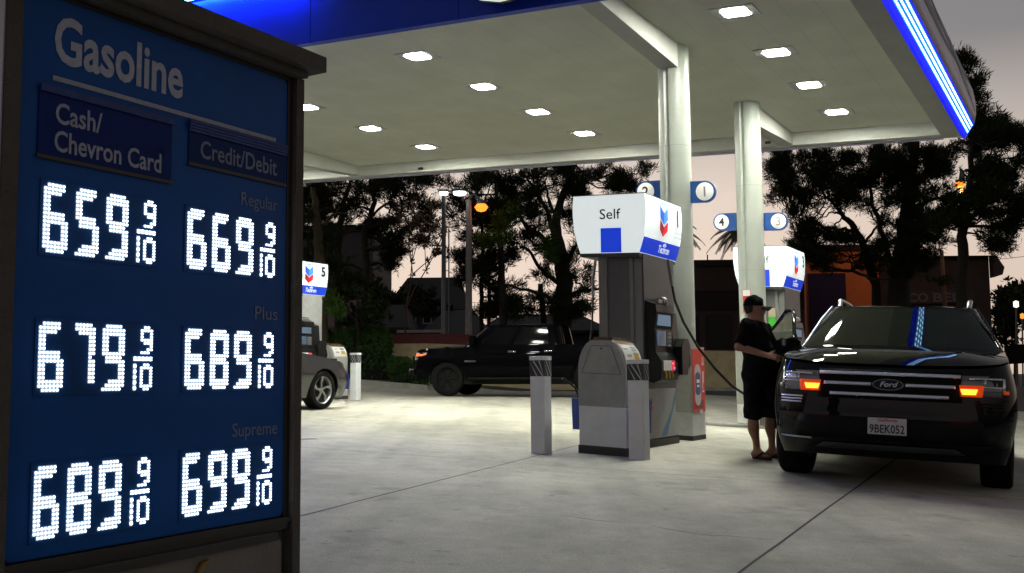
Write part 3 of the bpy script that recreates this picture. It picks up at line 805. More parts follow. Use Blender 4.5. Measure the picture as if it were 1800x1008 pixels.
def make_bin(u, v, label):
    t = empty('waste_bin', st(u, v), ROT); tag(t, label, 'waste bin', 'waste bins on the pump islands')
    D = .50
    def P(mb, n, m, p=None): return mb.obj(n, m, p or t, rack=RK)
    r = bin_prof()
    P(MB().box(-.285, .285, -.008, D + .008, -.02, .088), 'plinth', M_KICK)
    P(MB().prism([(.278, .51), *r, *[(-x, z) for x, z in r[::-1]], (-.278, .51)], 'y', 0, D), 'upper_body', M_BIN)
    P(MB().box(-.276, .276, .002, D - .002, .089, .509), 'lower_body', M_BINW)
    ln = MB(); a = [(-.235, .865), (-.118, 1.165), (.118, 1.165), (.225, .865)]
    pts = a + [a[0]]
    for (xa, za), (xb, zb) in zip(pts, pts[1:]):
        ln.tube([(xa, -.0005, za), (xb, -.0005, zb)], .0035, 4)
    P(ln.lathe([(0, -.004), (.010, -.004), (.010, .001)], (0, 0, 1.135), axis='y', n=10), 'door_seam', M_BINL)
    fl = MB().grid(lambda s_, q: (lambda i: (i[0] + .003, .03 + s_ * (D - .06), i[1] + .003))((lambda tt: (r[1][0] + (r[4][0] - r[1][0]) * tt + .022 * math.sin(math.pi * tt), r[1][1] + (r[4][1] - r[1][1]) * tt + .018 * math.sin(math.pi * tt)))(q)), 3, 8)
    fl = P(fl, 'flyer', M_PAPER)
    def on(y0, y1, t0, t1, m, n):
        f = lambda tt, o: (r[1][0] + (r[4][0] - r[1][0]) * tt + .022 * math.sin(math.pi * tt) + o, r[1][1] + (r[4][1] - r[1][1]) * tt + .018 * math.sin(math.pi * tt) + o)
        g_ = MB().grid(lambda s_, q: (f(t0 + (t1 - t0) * q, .006)[0], y0 + s_ * (y1 - y0), f(t0 + (t1 - t0) * q, .006)[1]), 2, 4)
        return P(g_, n, m, fl)
    on(.28, .42, .20, .50, M_GOLDEN, 'flyer_picture'); on(.28, .42, .58, .86, M_FLY2, 'flyer_text'); on(.10, .22, .30, .42, M_FLY2, 'flyer_text'); on(.08, .2, .66, .74, M_FLY2, 'flyer_text')
    P(MB().grid(lambda s_, q: (.10 + q * .075 + .006, .02 + s_ * (D - .02), 1.236 - q * .040), 3, 3).box(-.11, .11, .05, D - .03, 1.226, 1.262), 'torn_cover', mat('bin_torn_cover', (.16, .09, .03), .8, var=.6, vscale=14, dirt=(.01, .01, .01)))
    for s_ in (-1, 1):
        bk = P(MB().prism([(.10, .24), (.38, .24), (.40, .58), (.08, .58)], 'x', s_ * .279, s_ * .405), 'squeegee_bucket', M_BUCKET)
        P(MB().tube([(s_ * .34, .20, .52), (s_ * .38, .12, .70), (s_ * .46, -.02, .80)], [.011, .011, .014], 8), 'squeegee_handle', M_PBLK, bk)
    return t
for o_ in p5.children:
    if o_.name.startswith('side_panel'):
        o_.data.materials[0] = M_PSILV  # stronger lamplight on this side put in as a paler material
make_bin(10.08, 4.665, 'grey and white round-shouldered bin in front of the near pump')
b5 = make_bin(18.02, 15.22, 'pale waste bin with blue buckets beyond the grey car')
M_BOLL = mat('bollard_white', (.83, .84, .85), .5, var=.10, vscale=7, bump=.12, bscale=70)
M_BSTR = mat('bollard_dark_band', (.03, .03, .032), .5)
M_BLIN = mat('bollard_silver_line', (.45, .45, .47), .45)
def make_bollard(u, v, label, first=None):
    if first:
        t = dup(first); t.location = st(u, v)
    else:
        t = empty('square_bollard', st(u, v), ROT)
        h = .085
        MB().box(-h, h, -h, h, -.03, 1.0, .012).obj('post', M_BOLL, t)
        MB().box(-h - .003, h + .003, -h - .003, h + .003, .815, .985).obj('dark_band', M_BSTR, t)
        ln = MB()
        for k in range(4):
            x = -.12 + k * .07
            for f in (lambda a, z: (a, -h - .0045, z), lambda a, z: (h + .0045, a, z)):
                q = [(x, .98), (x + .018, .98), (x + .13, .82), (x + .112, .82)]
                q = [(min(max(a, -h), h), z) for a, z in q]
                ln.add([f(a, z) for a, z in q], [(0, 1, 2, 3)])
        ln.obj('diagonal_lines', M_BLIN, t)
        MB().box(-h - .004, h + .004, -h - .004, h + .004, .9865, 1.03, .004).obj('cap', M_BOLL, t)
    tag(t, label, 'bollard', 'square white bollards'); return t
bo = make_bollard(9.72, 5.215, 'white square bollard left of the bin at the near pump')
make_bollard(9.96, 4.19, 'white square bollard right of the bin at the near pump', bo)
make_bollard(17.85, 14.18, 'white square bollard far left beyond the grey car', bo)

# ------------------------------------------------------------------ vehicles (local x right, y from nose to tail, z up)
M_TYRE = mat('tyre_rubber', (.007, .007, .007), .8, spec=.08, bump=.2, bscale=80)
M_RIM_S = mat('rim_silver', (.55, .55, .56), .28, metal=.85)
M_RIM_B = mat('rim_black', (.006, .006, .006), .25, spec=.2)
M_CARBLK = mat('car_paint_black', (.003, .003, .004), .30, spec=.0, coat=.55)
M_TRKBLK = mat('truck_paint_black', (.002, .002, .003), .30, spec=.0, coat=.10)
M_TRKGL = mat('truck_glass', (.002, .002, .003), .05, spec=.10)
M_TRIM = mat('car_black_trim', (.006, .006, .006), .55, spec=.12)
M_WELL = mat('wheel_well', (.004, .004, .004), .95)
M_GLASS = mat('car_glass', (.002, .005, .003), .03, spec=.32)
M_HEADL = mat('headlamp_lens', (.10, .10, .11), .08, metal=.0, spec=.8, coat=1.0)
M_REFL = mat('headlamp_reflector', (.75, .75, .78), .22, metal=1.0)
M_AMBER = emis('turn_signal_lit', (1.0, .085, .005), 16.0, (.4, .1, .01))
M_AMBGL = emis('signal_halo_glow', (1.0, .07, .004), .42, (.35, .06, .01))  # emissive halo colour for the patch added round each signal
M_AMBER2 = emis('side_marker', (1.0, .10, .01), .25, (.3, .06, .01))
M_SATIN = mat('satin_chrome', (.72, .75, .85), .42, metal=1.0)
M_RAIL = mat('roof_rail_silver', (.45, .45, .46), .3, metal=.8)
M_PLATE = mat('plate_white', (.55, .53, .58), .45, var=.12, vscale=30)
M_PLTXT = mat('plate_navy', (.01, .012, .04), .5)
M_PLRED = mat('plate_red', (.45, .02, .03), .5)

def ground_frame(x, y, heading):
    # matrix of a vehicle whose +y (nose to tail) points along heading (radians from world +Y, clockwise)
    z0 = gz(x, y); e = .5
    n = Vector((-(gz(x + e, y) - gz(x - e, y)) / (2 * e), -(gz(x, y + e) - gz(x, y - e)) / (2 * e), 1)).normalized()
    yv = Vector((math.sin(heading), math.cos(heading), 0)); yv = (yv - n * yv.dot(n)).normalized()
    xv = yv.cross(n)
    return Matrix(((xv.x, yv.x, n.x, x), (xv.y, yv.y, n.y, y), (xv.z, yv.z, n.z, z0), (0, 0, 0, 1)))

def sup(t, n):                          # superellipse quarter, t 0..1 from nose centre to flank
    a = t * math.pi / 2
    return math.sin(a) ** (2 / n), 1 - max(0.0, math.cos(a)) ** (2 / n)

class Car:
    def __init__(s, L, W, wheels, rw, sill, belt, hoodz, cowl, nose, tail, roof, gh, n=3.2, Df=.55, Dr=.45, gn=2.6, secs=None, boxy=.06):
        s.L, s.W, s.wheels, s.rw, s.sill, s.n, s.Df, s.Dr = L, W / 2, wheels, rw, sill, n, Df, Dr
        s.belt, s.hoodz, s.cowl, s.nose, s.tail, s.roof, s.gh, s.gn = belt, hoodz, cowl, nose, tail, roof, gh, gn
        s.secs = secs or [(.0, .90), (.25, .965), (.5, 1.0), (.75, .99), (1.0, .93)]
    def lerp(s, tab, x):
        if x <= tab[0][0]: return tab[0][1]
        for (a, p), (b, q) in zip(tab, tab[1:]):
            if x <= b: return p + (q - p) * (x - a) / (b - a)
        return tab[-1][1]
    def ztop(s, y): return s.lerp(s.belt, y)
    def wsec(s, z, y): 
        zt = s.ztop(y); return s.lerp(s.secs, (z - .2) / (zt - .2))
    def front(s, x, z):                 # nose surface: y for a given x, z
        q = min(1.0, abs(x) / (s.W * s.wsec(z, .3)))
        return s.Df * (1 - (1 - q ** s.n) ** (1 / s.n)) + s.lerp(s.nose, z)
    def zbot(s, y):
        z = s.lerp(s.sill, y)
        for yw in s.wheels:
            ra = s.rw * 1.13
            if abs(y - yw) < ra: z = max(z, s.rw + math.sqrt(ra * ra - (y - yw) ** 2))
        return z
    def cols(s):
        c = [('f', i / 9) for i in range(0, 9)]
        ys = set([s.Df + .02, s.L - s.Dr - .02])
        for yw in s.wheels:
            ra = s.rw * 1.13
            for k in range(-10, 11): ys.add(yw + ra * math.sin(k / 10 * math.pi / 2) * .9999)
            ys.add(yw - ra - .004); ys.add(yw + ra + .004)
        y = .9
        while y < s.L - .6: ys.add(y); y += .22
        ys = sorted(q for q in ys if s.Df * .95 < q < s.L - s.Dr * .95)
        c += [('s', q) for q in ys]
        c += [('r', i / 9) for i in range(8, -1, -1)]
        return c
    def pt(s, c, t):
        k, q = c
        if k == 's':
            zb, zt = s.zbot(q), s.ztop(q); z = zb + (zt - zb) * t
            return (s.W * s.wsec(z, q), q, z)
        if k == 'f':
            fx, fy = sup(q, s.n); y0 = s.Df * fy
            zb, zt = s.lerp(s.sill, y0), s.ztop(y0); z = zb + (zt - zb) * t
            return (s.W * s.wsec(z, y0) * fx, y0 + s.lerp(s.nose, z) * (1 - fy), z)
        fx, fy = sup(q, s.n); y0 = s.L - s.Dr * fy
        zb, zt = s.lerp(s.sill, y0), s.ztop(y0); z = zb + (zt - zb) * t
        return (s.W * s.wsec(z, y0) * fx, y0 - s.lerp(s.tail, z) * (1 - fy), z)
    def shell(s, nt=11):
        mb = MB(); c = s.cols()
        for sg_ in (1, -1):
            vs = [(lambda p: (p[0] * sg_, p[1], p[2]))(s.pt(q, j / (nt - 1))) for q in c for j in range(nt)]
            mb.add(vs, [(i * nt + j, (i + 1) * nt + j, (i + 1) * nt + j + 1, i * nt + j + 1) for i in range(len(c) - 1) for j in range(nt - 1)], True)
        return mb
    def hood(s, y1, crown=.05, ridge=.02, hump=0.0, nx=25, ny=14, y0=None, w=.93):
        mb = MB()
        def P(a, b):
            xf = a * 2 - 1; x = xf * s.W * w
            yf = s.front(x, s.ztop(.1)) - .0 if y0 is None else y0
            y = yf + (y1 - yf) * b
            z = s.ztop(y) + crown * (1 - abs(xf) ** 2.4) * min(1, b * 3.2 + .12) + hump * math.sin(math.pi * b ** .62) * (1 - abs(xf) ** 3) + ridge * math.exp(-((abs(xf) - .62) / .10) ** 2) * min(1, b * 3)
            return (x, y, z)
        return mb.grid(P, nx, ny)
    def ghp(s, k, q, t):                # greenhouse point
        (yf0, yf1), (yr0, yr1), (w0, w1), (z0, z1) = s.gh
        yf = yf0 + (yf1 - yf0) * t; yr = yr0 + (yr1 - yr0) * t; w = (w0 + (w1 - w0) * t ** 1.15) / 2; z = z0 + (z1 - z0) * t
        D = .42
        if k == 'f':
            fx, fy = sup(q, s.gn); return (w * fx, yf + D * fy * (.75 + .0 * t), z)
        if k == 'r':
            fx, fy = sup(q, s.gn); return (w * fx, yr - D * fy * .6, z)
        return (w, yf + D * .75 + (yr - yf - D * .75 - D * .6) * q, z)
    def greenhouse(s, pillars, fpill=.80, nt=9, tm=(.10, .90)):
        wind, side, rear, body = MB(), MB(), MB(), MB()
        fcols = [('f', i / 14) for i in range(15)]; scols = [('s', i / 20) for i in range(21)]; rcols = [('r', i / 8) for i in range(8, -1, -1)]
        c = fcols + scols[1:] + rcols[1:]
        ts = [0, tm[0] * .5, tm[0]] + [tm[0] + (tm[1] - tm[0]) * k / 5 for k in range(1, 5)] + [tm[1], (1 + tm[1]) / 2, 1.0]
        for sg_ in (1, -1):
            for a, b in zip(c, c[1:]):
                for t0, t1 in zip(ts, ts[1:]):
                    q = [s.ghp(*a, t0), s.ghp(*b, t0), s.ghp(*b, t1), s.ghp(*a, t1)]
                    q = [(p[0] * sg_, p[1], p[2]) for p in q]
                    mid = (t0 + t1) / 2; inr = tm[0] < mid < tm[1]
                    if a[0] == 'f' and b[0] == 'f':
                        tgt = wind if (a[1] < fpill and mid < .93 - .05 * (a[1] / fpill) ** 3) else body
                    elif a[0] == 's' and b[0] == 's':
                        m_ = (a[1] + b[1]) / 2
                        tgt = side if inr and not any(abs(m_ - p) < .03 for p in pillars) else body
                    elif a[0] == 'r' and b[0] == 'r':
                        tgt = rear if inr and a[1] < .8 else body
                    else: tgt = body
                    tgt.add(q, [(0, 1, 2, 3)], True)
        # roof cap
        ring = [s.ghp(*q, 1.0) for q in c]; ring = ring + [(-p[0], p[1], p[2]) for p in ring[::-1][1:-1]]
        cy = sum(p[1] for p in ring) / len(ring); z1 = s.gh[3][1]
        n = len(ring); vs = []
        ks = [1, .97, .9, .75, .5, .25]
        for k in ks: vs += [(p[0] * k, cy + (p[1] - cy) * k, z1 + s.roof * (1 - k ** 2.5)) for p in ring]
        vs.append((0, cy, z1 + s.roof))
        fs = [(i * n + j, i * n + (j + 1) % n, (i + 1) * n + (j + 1) % n, (i + 1) * n + j) for i in range(len(ks) - 1) for j in range(n)]
        fs += [((len(ks) - 1) * n + j, (len(ks) - 1) * n + (j + 1) % n, len(vs) - 1) for j in range(n)]
        roof = MB().add(vs, fs, True)
        for m in (wind, side, rear, body): weld(m)
        return wind, side, rear, body, roof

def weld(mb):
    key = {}; vs = []; mp = []
    for p in mb.v:
        k = (round(p[0], 4), round(p[1], 4), round(p[2], 4))
        if k not in key: key[k] = len(vs); vs.append(p)
        mp.append(key[k])
    f2, s2, m2 = [], [], []
    for f, a, b in zip(mb.f, mb.sm, mb.mi):
        g = []
        for i in f:
            if not g or mp[i] != g[-1]: g.append(mp[i])
        if len(g) > 2 and g[0] == g[-1]: g.pop()
        if len(set(g)) > 2: f2.append(g); s2.append(a); m2.append(b)
    mb.v, mb.f, mb.sm, mb.mi = vs, f2, s2, m2
    return mb

def pieces(mb):
    # split a welded mesh into its separate panes
    par = list(range(len(mb.v)))
    def find(a):
        while par[a] != a: par[a] = par[par[a]]; a = par[a]
        return a
    for f in mb.f:
        for i in f[1:]: par[find(i)] = find(f[0])
    out = {}
    for f in mb.f:
        q = out.setdefault(find(f[0]), MB()); q.add([mb.v[i] for i in f], [list(range(len(f)))], True)
    return [weld(q) for q in out.values()]

def wheel(parent, x, y, r, w, side, rim, spokes=5, rimk=.72, twist=0.0, steer=0.0):
    t = empty('wheel', (x, y, r), steer); t.parent = parent
    h = w / 2
    MB().lathe([(r * .70, -h * .9), (r * .80, -h), (r * .93, -h), (r * .985, -h * .82), (r, -h * .5), (r, h * .5), (r * .985, h * .82), (r * .93, h), (r * .80, h), (r * .70, h * .9)], axis='x', n=40).obj('tyre', M_TYRE, t)
    m = MB(); R = r * rimk; o = side * h * .86
    m.lathe([(R, o), (R * .93, o), (R * .90, o * .6), (R * .90, -o)], axis='x', n=40)
    m.lathe([(0.001, o * .72), (R * .18, o * .72), (R * .2, o * .5)], axis='x', n=20)
    for k in range(spokes):
        a = 2 * math.pi * k / spokes
        def P(rr, da): return (rr * math.cos(a + da), rr * math.sin(a + da))
        for d0 in ((-.10, .10),):
            p = [P(R * .15, -.35), P(R * .55, -.12 + twist * .5), P(R * .93, -.15 + twist), P(R * .93, .17 + twist), P(R * .55, .10 + twist * .5), P(R * .15, .35)]
            m.prism([(q[0], q[1]) for q in p], 'x', o * .55, o * .80)
    m.obj('rim', rim, t)
    MB().lathe([(0.001, o * .2), (R * .9, o * .2)], axis='x', n=30).obj('brake_disc', M_WELL, t)
    return t

# ---- the black suv being fuelled
ex = Car(L=5.04, W=2.0, wheels=(.97, 3.83), rw=.375, sill=[(0, .27), (.5, .25), (4.6, .28), (5.1, .36)],
         belt=[(0, 1.05), (.25, 1.10), (.8, 1.172), (1.45, 1.232), (2.2, 1.215), (4.8, 1.23), (5.1, 1.20)], hoodz=1.1, cowl=1.4,
         nose=[(.25, .17), (.34, .07), (.46, .02), (.56, .0), (.66, .025), (.74, .035), (.80, .045), (1.0, .075), (1.06, .12)],
         tail=[(.3, .06), (.5, .0), (.9, .02), (1.2, .06)], roof=.055,
         gh=((1.36, 2.18), (4.96, 4.72), (1.88, 1.38), (1.215, 1.690)), n=3.0, Df=.56, gn=3.0)
xs, ys = 2.90, 9.30                    # front axle anchor found from the tyre and plate
suv = empty('parked_suv', (0, 0, 0)); tag(suv, 'black suv facing us with amber signals lit, being fuelled', 'suv')
SUVH = R_(23.6)
fx0, fy0 = 3.165, 8.82                  # ground point under the nose
suv.matrix_world = Matrix.Translation((0, 0, -.012)) @ ground_frame(fx0, fy0, SUVH) @ Matrix.Diagonal((1.025, 1, 1, 1))
def vob(mb, n, m, p=None): return mb.obj(n, m, p or suv)
vob(weld(ex.shell()), 'body', M_CARBLK)
vob(ex.hood(1.52, .030, .010, hump=.042), 'hood', M_CARBLK)
wnd, sdg, rrg, bdy, rof = ex.greenhouse([.0, .30, .62, .97], fpill=.86)
vob(wnd, 'windshield', M_GLASS); [vob(q_, 'side_window', M_GLASS) for q_ in pieces(sdg)]; vob(rrg, 'rear_window', M_GLASS)
vob(bdy, 'pillars', M_CARBLK); vob(rof, 'roof', M_CARBLK)
vob(MB().box(-.86, .86, .45, 4.7, .30, 1.0), 'underbody', M_WELL)
vob(MB().box(-.84, .84, 1.30, 1.62, 1.10, 1.20), 'cowl', M_TRIM)
for s_ in (-1, 1):
    for yw in ex.wheels: wheel(suv, s_ * .855, yw, .375, .25, s_, M_RIM_S, 5, steer=R_(0) if yw > 2 else R_(-4))
def patch(x0, x1, z0, z1, off=.012, nx=14, nz=4, skew=0.0, x0b=None, x1b=None):
    # a piece lying on the nose: bounds may taper between bottom (z0) and top (z1)
    x0b = x0 if x0b is None else x0b; x1b = x1 if x1b is None else x1b
    def P(a, b):
        xa = x0b + (x0 - x0b) * b; xb = x1b + (x1 - x1b) * b
        x = xa + (xb - xa) * a; z = z0 + (z1 - z0) * b
        return (x, ex.front(x, z) - off, z)
    return MB().grid(P, nx, nz)
def slab(x0, x1, z0, z1, off, th, **k):
    a = patch(x0, x1, z0, z1, off, **k); b = patch(x0, x1, z0, z1, off - th, **k)
    nx, nz = k.get('nx', 14), k.get('nz', 4)
    o = len(a.v); a.v += b.v
    a.f += [[i + o for i in f] for f in b.f]; a.sm += b.sm; a.mi += b.mi
    ed = [i * nz for i in range(nx)] + [(nx - 1) * nz + j for j in range(1, nz)] + [i * nz + nz - 1 for i in range(nx - 2, -1, -1)] + [j for j in range(nz - 2, 0, -1)]
    for i, j in zip(ed, ed[1:] + ed[:1]): a.f.append([i, j, j + o, i + o]); a.sm.append(False); a.mi.append(0)
    return a
gr = vob(slab(-.57, .57, .775, 1.03, .006, .02, nx=20), 'grille', M_TRIM)
# hexagon mesh and three chrome bars
for (z, xa) in ((.995, .56), (.905, .52), (.815, .47)):
    spans = [(-xa, xa)] if z != .905 else [(-xa, -.135), (.135, xa)]
    for a, b in spans: vob(slab(a, b, z - .014, z + .014, .028, .022, nx=16, nz=3), 'grille_bar', M_SATIN, gr)
msh = MB()
for i in range(34):
    x = -.53 + i * .032
    s_ = slab(x - .004, x + .004, .78, 1.02, .012, .006, nx=2, nz=6); msh.add(s_.v, s_.f)
vob(msh, 'grille_mesh', mat('grille_mesh', (.005, .005, .005), .6, spec=.08), gr)
# oval badge
ey = ex.front(0, .905)
def ell(rx, rz, y0, y1, n=36):
    return MB().prism([(rx * math.cos(2 * math.pi * k / n), .905 + rz * math.sin(2 * math.pi * k / n)) for k in range(n)], 'y', y0, y1)
bg_ = vob(ell(.125, .05, ey - .042, ey - .01), 'badge_rim', M_CHROME, gr)
vob(ell(.115, .043, ey - .0445, ey - .0425), 'badge_face', mat('badge_dark_blue', (.004, .008, .04), .2, coat=1.0), gr)
vob(text_mb('Ford', .062, None, lambda x, y, q: (x, ey - .0465 - q, .888 + y), align='CENTER', shear=.35, bold=.0006, width=.145), 'badge_script', M_SATIN, gr)
for s_ in (-1, 1):
    def sp(x0, x1, z0, z1, off, th, x0b=None, x1b=None, **k):
        a, b = (s_ * x0, s_ * x1); c_, d_ = (s_ * (x0b if x0b is not None else x0), s_ * (x1b if x1b is not None else x1))
        return slab(a, b, z0, z1, off, th, x0b=c_, x1b=d_, **k)
    hl = vob(sp(.57, .90, .83, 1.005, .012, .02, x0b=.545, x1b=.93, nx=18), 'headlamp', M_HEADL)
    for (a, b, z0, z1) in ((.62, .885, .975, .990), (.875, .895, .86, .985), (.60, .89, .905, .918), (.735, .75, .92, .975)):
        vob(sp(a, b, z0, z1, .022, .008, nx=8, nz=3), 'lamp_reflector', M_REFL, hl)
    if s_ < 0:
        vob(sp(.76, .87, .92, .972, .018, .006, nx=8, nz=3), 'lamp_projector', M_REFL, hl)
    vob(sp(.555, .685, .848, .893, .034, .024, x0b=.57, x1b=.67, nx=8, nz=4), 'turn_signal', M_AMBER, hl)
    vob(sp(.545, .735, .828, .925, .026, .006, x0b=.56, x1b=.72, nx=8, nz=4), 'signal_halo', M_AMBGL, hl)  # glowing patch added round the signal to give it a halo
    vob(sp(.885, .925, .855, .885, .026, .012, nx=5, nz=3), 'side_marker', M_AMBER2 if s_ > 0 else M_HEADL, hl)
    fo = vob(sp(.66, .93, .63, .80, .004, .012, x0b=.70, x1b=.95, nx=12), 'fog_recess', M_TRIM)
    for k, z in enumerate((.775, .750, .725)):
        vob(sp(.70 + k * .006, .90, z - .006, z + .006, .022, .016, nx=10, nz=3), 'fog_slat', M_SATIN if s_ < 0 else M_RIM_B, fo)  # satin on one side only puts its glint into the material
vob(slab(-.72, .72, .42, .62, .008, .02, x0b=-.80, x1b=.80, nx=22), 'bumper_grille', M_TRIM)
vob(slab(-.52, .52, .335, .385, .016, .02, x0b=-.60, x1b=.60, nx=20), 'skid_plate', mat('skid_grey', (.035, .035, .037), .5, spec=.2))
vob(slab(-.90, -.62, .405, .418, .016, .012, nx=12, nz=3), 'bumper_trim', M_RIM_S); vob(slab(.62, .90, .405, .418, .016, .012, nx=12, nz=3), 'bumper_trim', M_RIM_B)  # silver on one side, black on the other: the glint is coloured in
# number plate
py_ = ex.front(0, .55) - .035
pl = vob(MB().box(-.163, .163, py_, py_ + .02, .47, .635, .004), 'plate_frame', M_RIM_B)
vob(MB().box(-.152, .152, py_ - .003, py_ - .0006, .482, .623), 'number_plate', M_PLATE, pl)
vob(text_mb('9BEK052', .098, None, lambda x, y, q: (x, py_ - .0048 - q, .497 + y), align='CENTER', bold=.0016, width=.275), 'plate_number', M_PLTXT, pl)
vob(text_mb('California', .036, None, lambda x, y, q: (x, py_ - .0048 - q, .592 + y), align='CENTER', shear=.3, bold=.0008, width=.155), 'plate_script', M_PLRED, pl)
# roof rails, wipers, mirrors
for s_ in (-1, 1):
    vob(MB().tube([(s_ * .625, 2.32, 1.685), (s_ * .635, 2.42, 1.755), (s_ * .645, 2.6, 1.775), (s_ * .65, 3.4, 1.785), (s_ * .645, 4.2, 1.765), (s_ * .63, 4.4, 1.70)], [.022, .026, .022, .02, .022, .022], 8), 'roof_rail', M_RAIL)
    vob(MB().tube([(s_ * .91, 1.57, 1.215), (s_ * .845, 1.78, 1.37), (s_ * .775, 2.03, 1.54), (s_ * .70, 2.27, 1.685)], [.012, .016, .016, .012], 8), 'pillar_edge', M_SATIN if s_ < 0 else M_CARBLK)  # satin on one side puts that pillar's highlight into the material
    mi = MB(); x0 = s_ * .94
    pr = [(.0, .0), (.02, .15), (.07, .175), (.20, .175), (.255, .14), (.262, .03), (.22, -.005), (.05, -.02)]
    mi.prism([(x0 + s_ * a, 1.145 + b) for a, b in pr], 'y', 1.72, 1.84)
    mi.prism([(x0 + s_ * (a * .86 + .015), 1.15 + b * .9) for a, b in pr], 'y', 1.655, 1.719)
    mi.box(min(x0 - s_ * .06, x0 + s_ * .05), max(x0 - s_ * .06, x0 + s_ * .05), 1.74, 1.82, 1.12, 1.175, .01)
    mr_ = vob(mi, 'door_mirror', M_CARBLK)
    vob(MB().box(min(x0 + s_ * .03, x0 + s_ * .235), max(x0 + s_ * .03, x0 + s_ * .235), 1.8405, 1.846, 1.15, 1.30), 'mirror_glass', M_CHROME, mr_)
vob(MB().tube([(-.55, 1.475, 1.235), (.0, 1.40, 1.258), (.08, 1.40, 1.258)], .008, 6), 'wiper', M_TRIM); vob(MB().tube([(.02, 1.43, 1.252), (.62, 1.50, 1.24)], .008, 6), 'wiper', M_TRIM)
vob(MB().box(-.10, .10, 2.14, 2.16, 1.53, 1.59, .008), 'rear_view_mirror', M_TRIM)
# interior behind the glass
vob(MB().box(-.72, .72, 1.75, 2.3, 1.02, 1.14, .04), 'dashboard', M_TRIM)
# front door on the left of the picture, swung open on its front hinge
dr_ = empty('front_door', (-.965, 1.72, 0), 0); dr_.parent = suv
dp = MB(); dp.prism([(.0, .34), (.98, .34), (1.06, .62), (1.05, 1.17), (.0, 1.15)], 'x', -.035, .03); vob(dp, 'door_panel', M_CARBLK, dr_)
fm = MB().tube([(.02, .02, 1.15), (.085, .34, 1.40), (.20, .64, 1.60), (.25, .80, 1.655), (.26, 1.00, 1.66), (.10, 1.06, 1.40), (.01, 1.05, 1.17)], .022, 8)
vob(fm, 'window_frame', M_CARBLK, dr_)
vob(MB().add([(.02, .06, 1.16), (.10, .38, 1.41), (.20, .66, 1.60), (.245, .82, 1.64), (.25, .98, 1.64), (.09, 1.03, 1.40), (.0, 1.03, 1.17)], [(0, 1, 2, 3, 4, 5, 6)]), 'door_window', mat('door_glass', (.05, .05, .03), .06, spec=1.0, coat=1.0), dr_)
dr_.rotation_euler = (0, 0, R_(30))
for o in [o for o in suv.children if o.name.startswith('wheel')]:
    pass

# ---- black pickup in the background
tk_ = Car(L=5.85, W=2.03, wheels=(1.0, 4.70), rw=.43, sill=[(0, .50), (.4, .42), (5.4, .48), (5.9, .60)],
          belt=[(0, 1.12), (.3, 1.20), (1.5, 1.25), (1.7, 1.27), (5.9, 1.30)], hoodz=1.2, cowl=1.6,
          nose=[(.4, .06), (.6, .0), (.8, .03), (1.1, .06), (1.2, .12)], tail=[(.5, .0), (1.3, .02)], roof=.045,
          gh=((1.32, 1.98), (4.02, 3.90), (1.88, 1.58), (1.25, 1.80)), n=4.2, Df=.42, Dr=.16, gn=3.6)
def simple_car(c, name, label, cat, paint, glass, xy, heading, pillars, rim, hoody, trunk=None, spokes=6, scale=1.0, twist=0.0, group=None, wells=True):
    t = empty(name, (0, 0, 0)); tag(t, label, cat, group)
    M = ground_frame(xy[0], xy[1], heading); t.matrix_world = M @ Matrix.Scale(scale, 4)
    weld(c.shell()).obj('body', paint, t)
    c.hood(hoody, .05, .012).obj('hood', paint, t)
    w_, s_, r_, b_, f_ = c.greenhouse(pillars)
    w_.obj('windshield', glass, t); [q_.obj('side_window', glass, t) for q_ in pieces(s_)]; r_.obj('rear_window', glass, t); b_.obj('pillars', paint, t); f_.obj('roof', paint, t)
    if trunk: c.hood(c.L - .06, .01, 0, y0=trunk).obj('deck', paint, t)
    W = c.W
    MB().box(-W * .86, W * .86, .5, c.L - .4, .3, c.ztop(2) - .1).obj('underbody', M_WELL, t)
    for sd in (-1, 1):
        for yw in c.wheels: wheel(t, sd * (W - .15), yw, c.rw, .24, sd, rim, spokes, twist=twist)
    return t
tp = on_ground(742, 27.4)
trk = simple_car(tk_, 'pickup_truck', 'black crew cab pickup parked beyond the left bollard', 'pickup truck', M_TRKBLK, M_TRKGL, (tp.x, tp.y), R_(104), [.0, .46, .985], M_RIM_B, 1.6, trunk=4.0, spokes=6)
M_TAIL = emis('truck_red_lamp', (1.0, .24, .07), 1.2, (.3, .02, .01))
M_LAMPW = mat('truck_lamp_clear', (.25, .25, .25), .15, metal=.6)
for s_ in (-1, 1):
    q = MB()
    def P(a, b):
        x = s_ * (.62 + .36 * a); z = .92 + .20 * b; return (x, tk_.front(x, z) - .02, z)
    lam = q.grid(P, 10, 4).obj('headlamp', M_LAMPW, trk)
    def P2(a, b):
        x = s_ * (.93 + .055 * a); z = 1.02 + .075 * b; return (x, tk_.front(x, z) - .035, z)
    MB().grid(P2, 5, 3).obj('marker_lamp', M_TAIL, lam)
    MB().box(min(s_ * 1.0, s_ * 1.26), max(s_ * 1.0, s_ * 1.26), 1.66, 1.80, 1.27, 1.52, .03).obj('door_mirror', M_TRKBLK, trk)
    for y in (2.62, 3.55): MB().box(min(s_ * 1.0, s_ * 1.045), max(s_ * 1.0, s_ * 1.045), y, y + .2, 1.10, 1.14, .01).obj('door_handle', M_CHROME, trk)
    MB().box(min(s_ * .99, s_ * 1.14), max(s_ * .99, s_ * 1.14), 1.6, 4.0, .42, .47, .01).obj('side_step', M_TRIM, trk)
    MB().box(min(s_ * 1.0, s_ * 1.022), max(s_ * 1.0, s_ * 1.022), 1.48, 1.78, .86, .90, .004).obj('fender_badge', M_CHROME, trk)
MB().box(-.75, .75, -.005, .03, .78, 1.02, .01).obj('grille', M_TRIM, trk)
MB().box(-.95, .95, -.06, .10, .52, .70, .04).obj('front_bumper', M_RIM_B, trk)

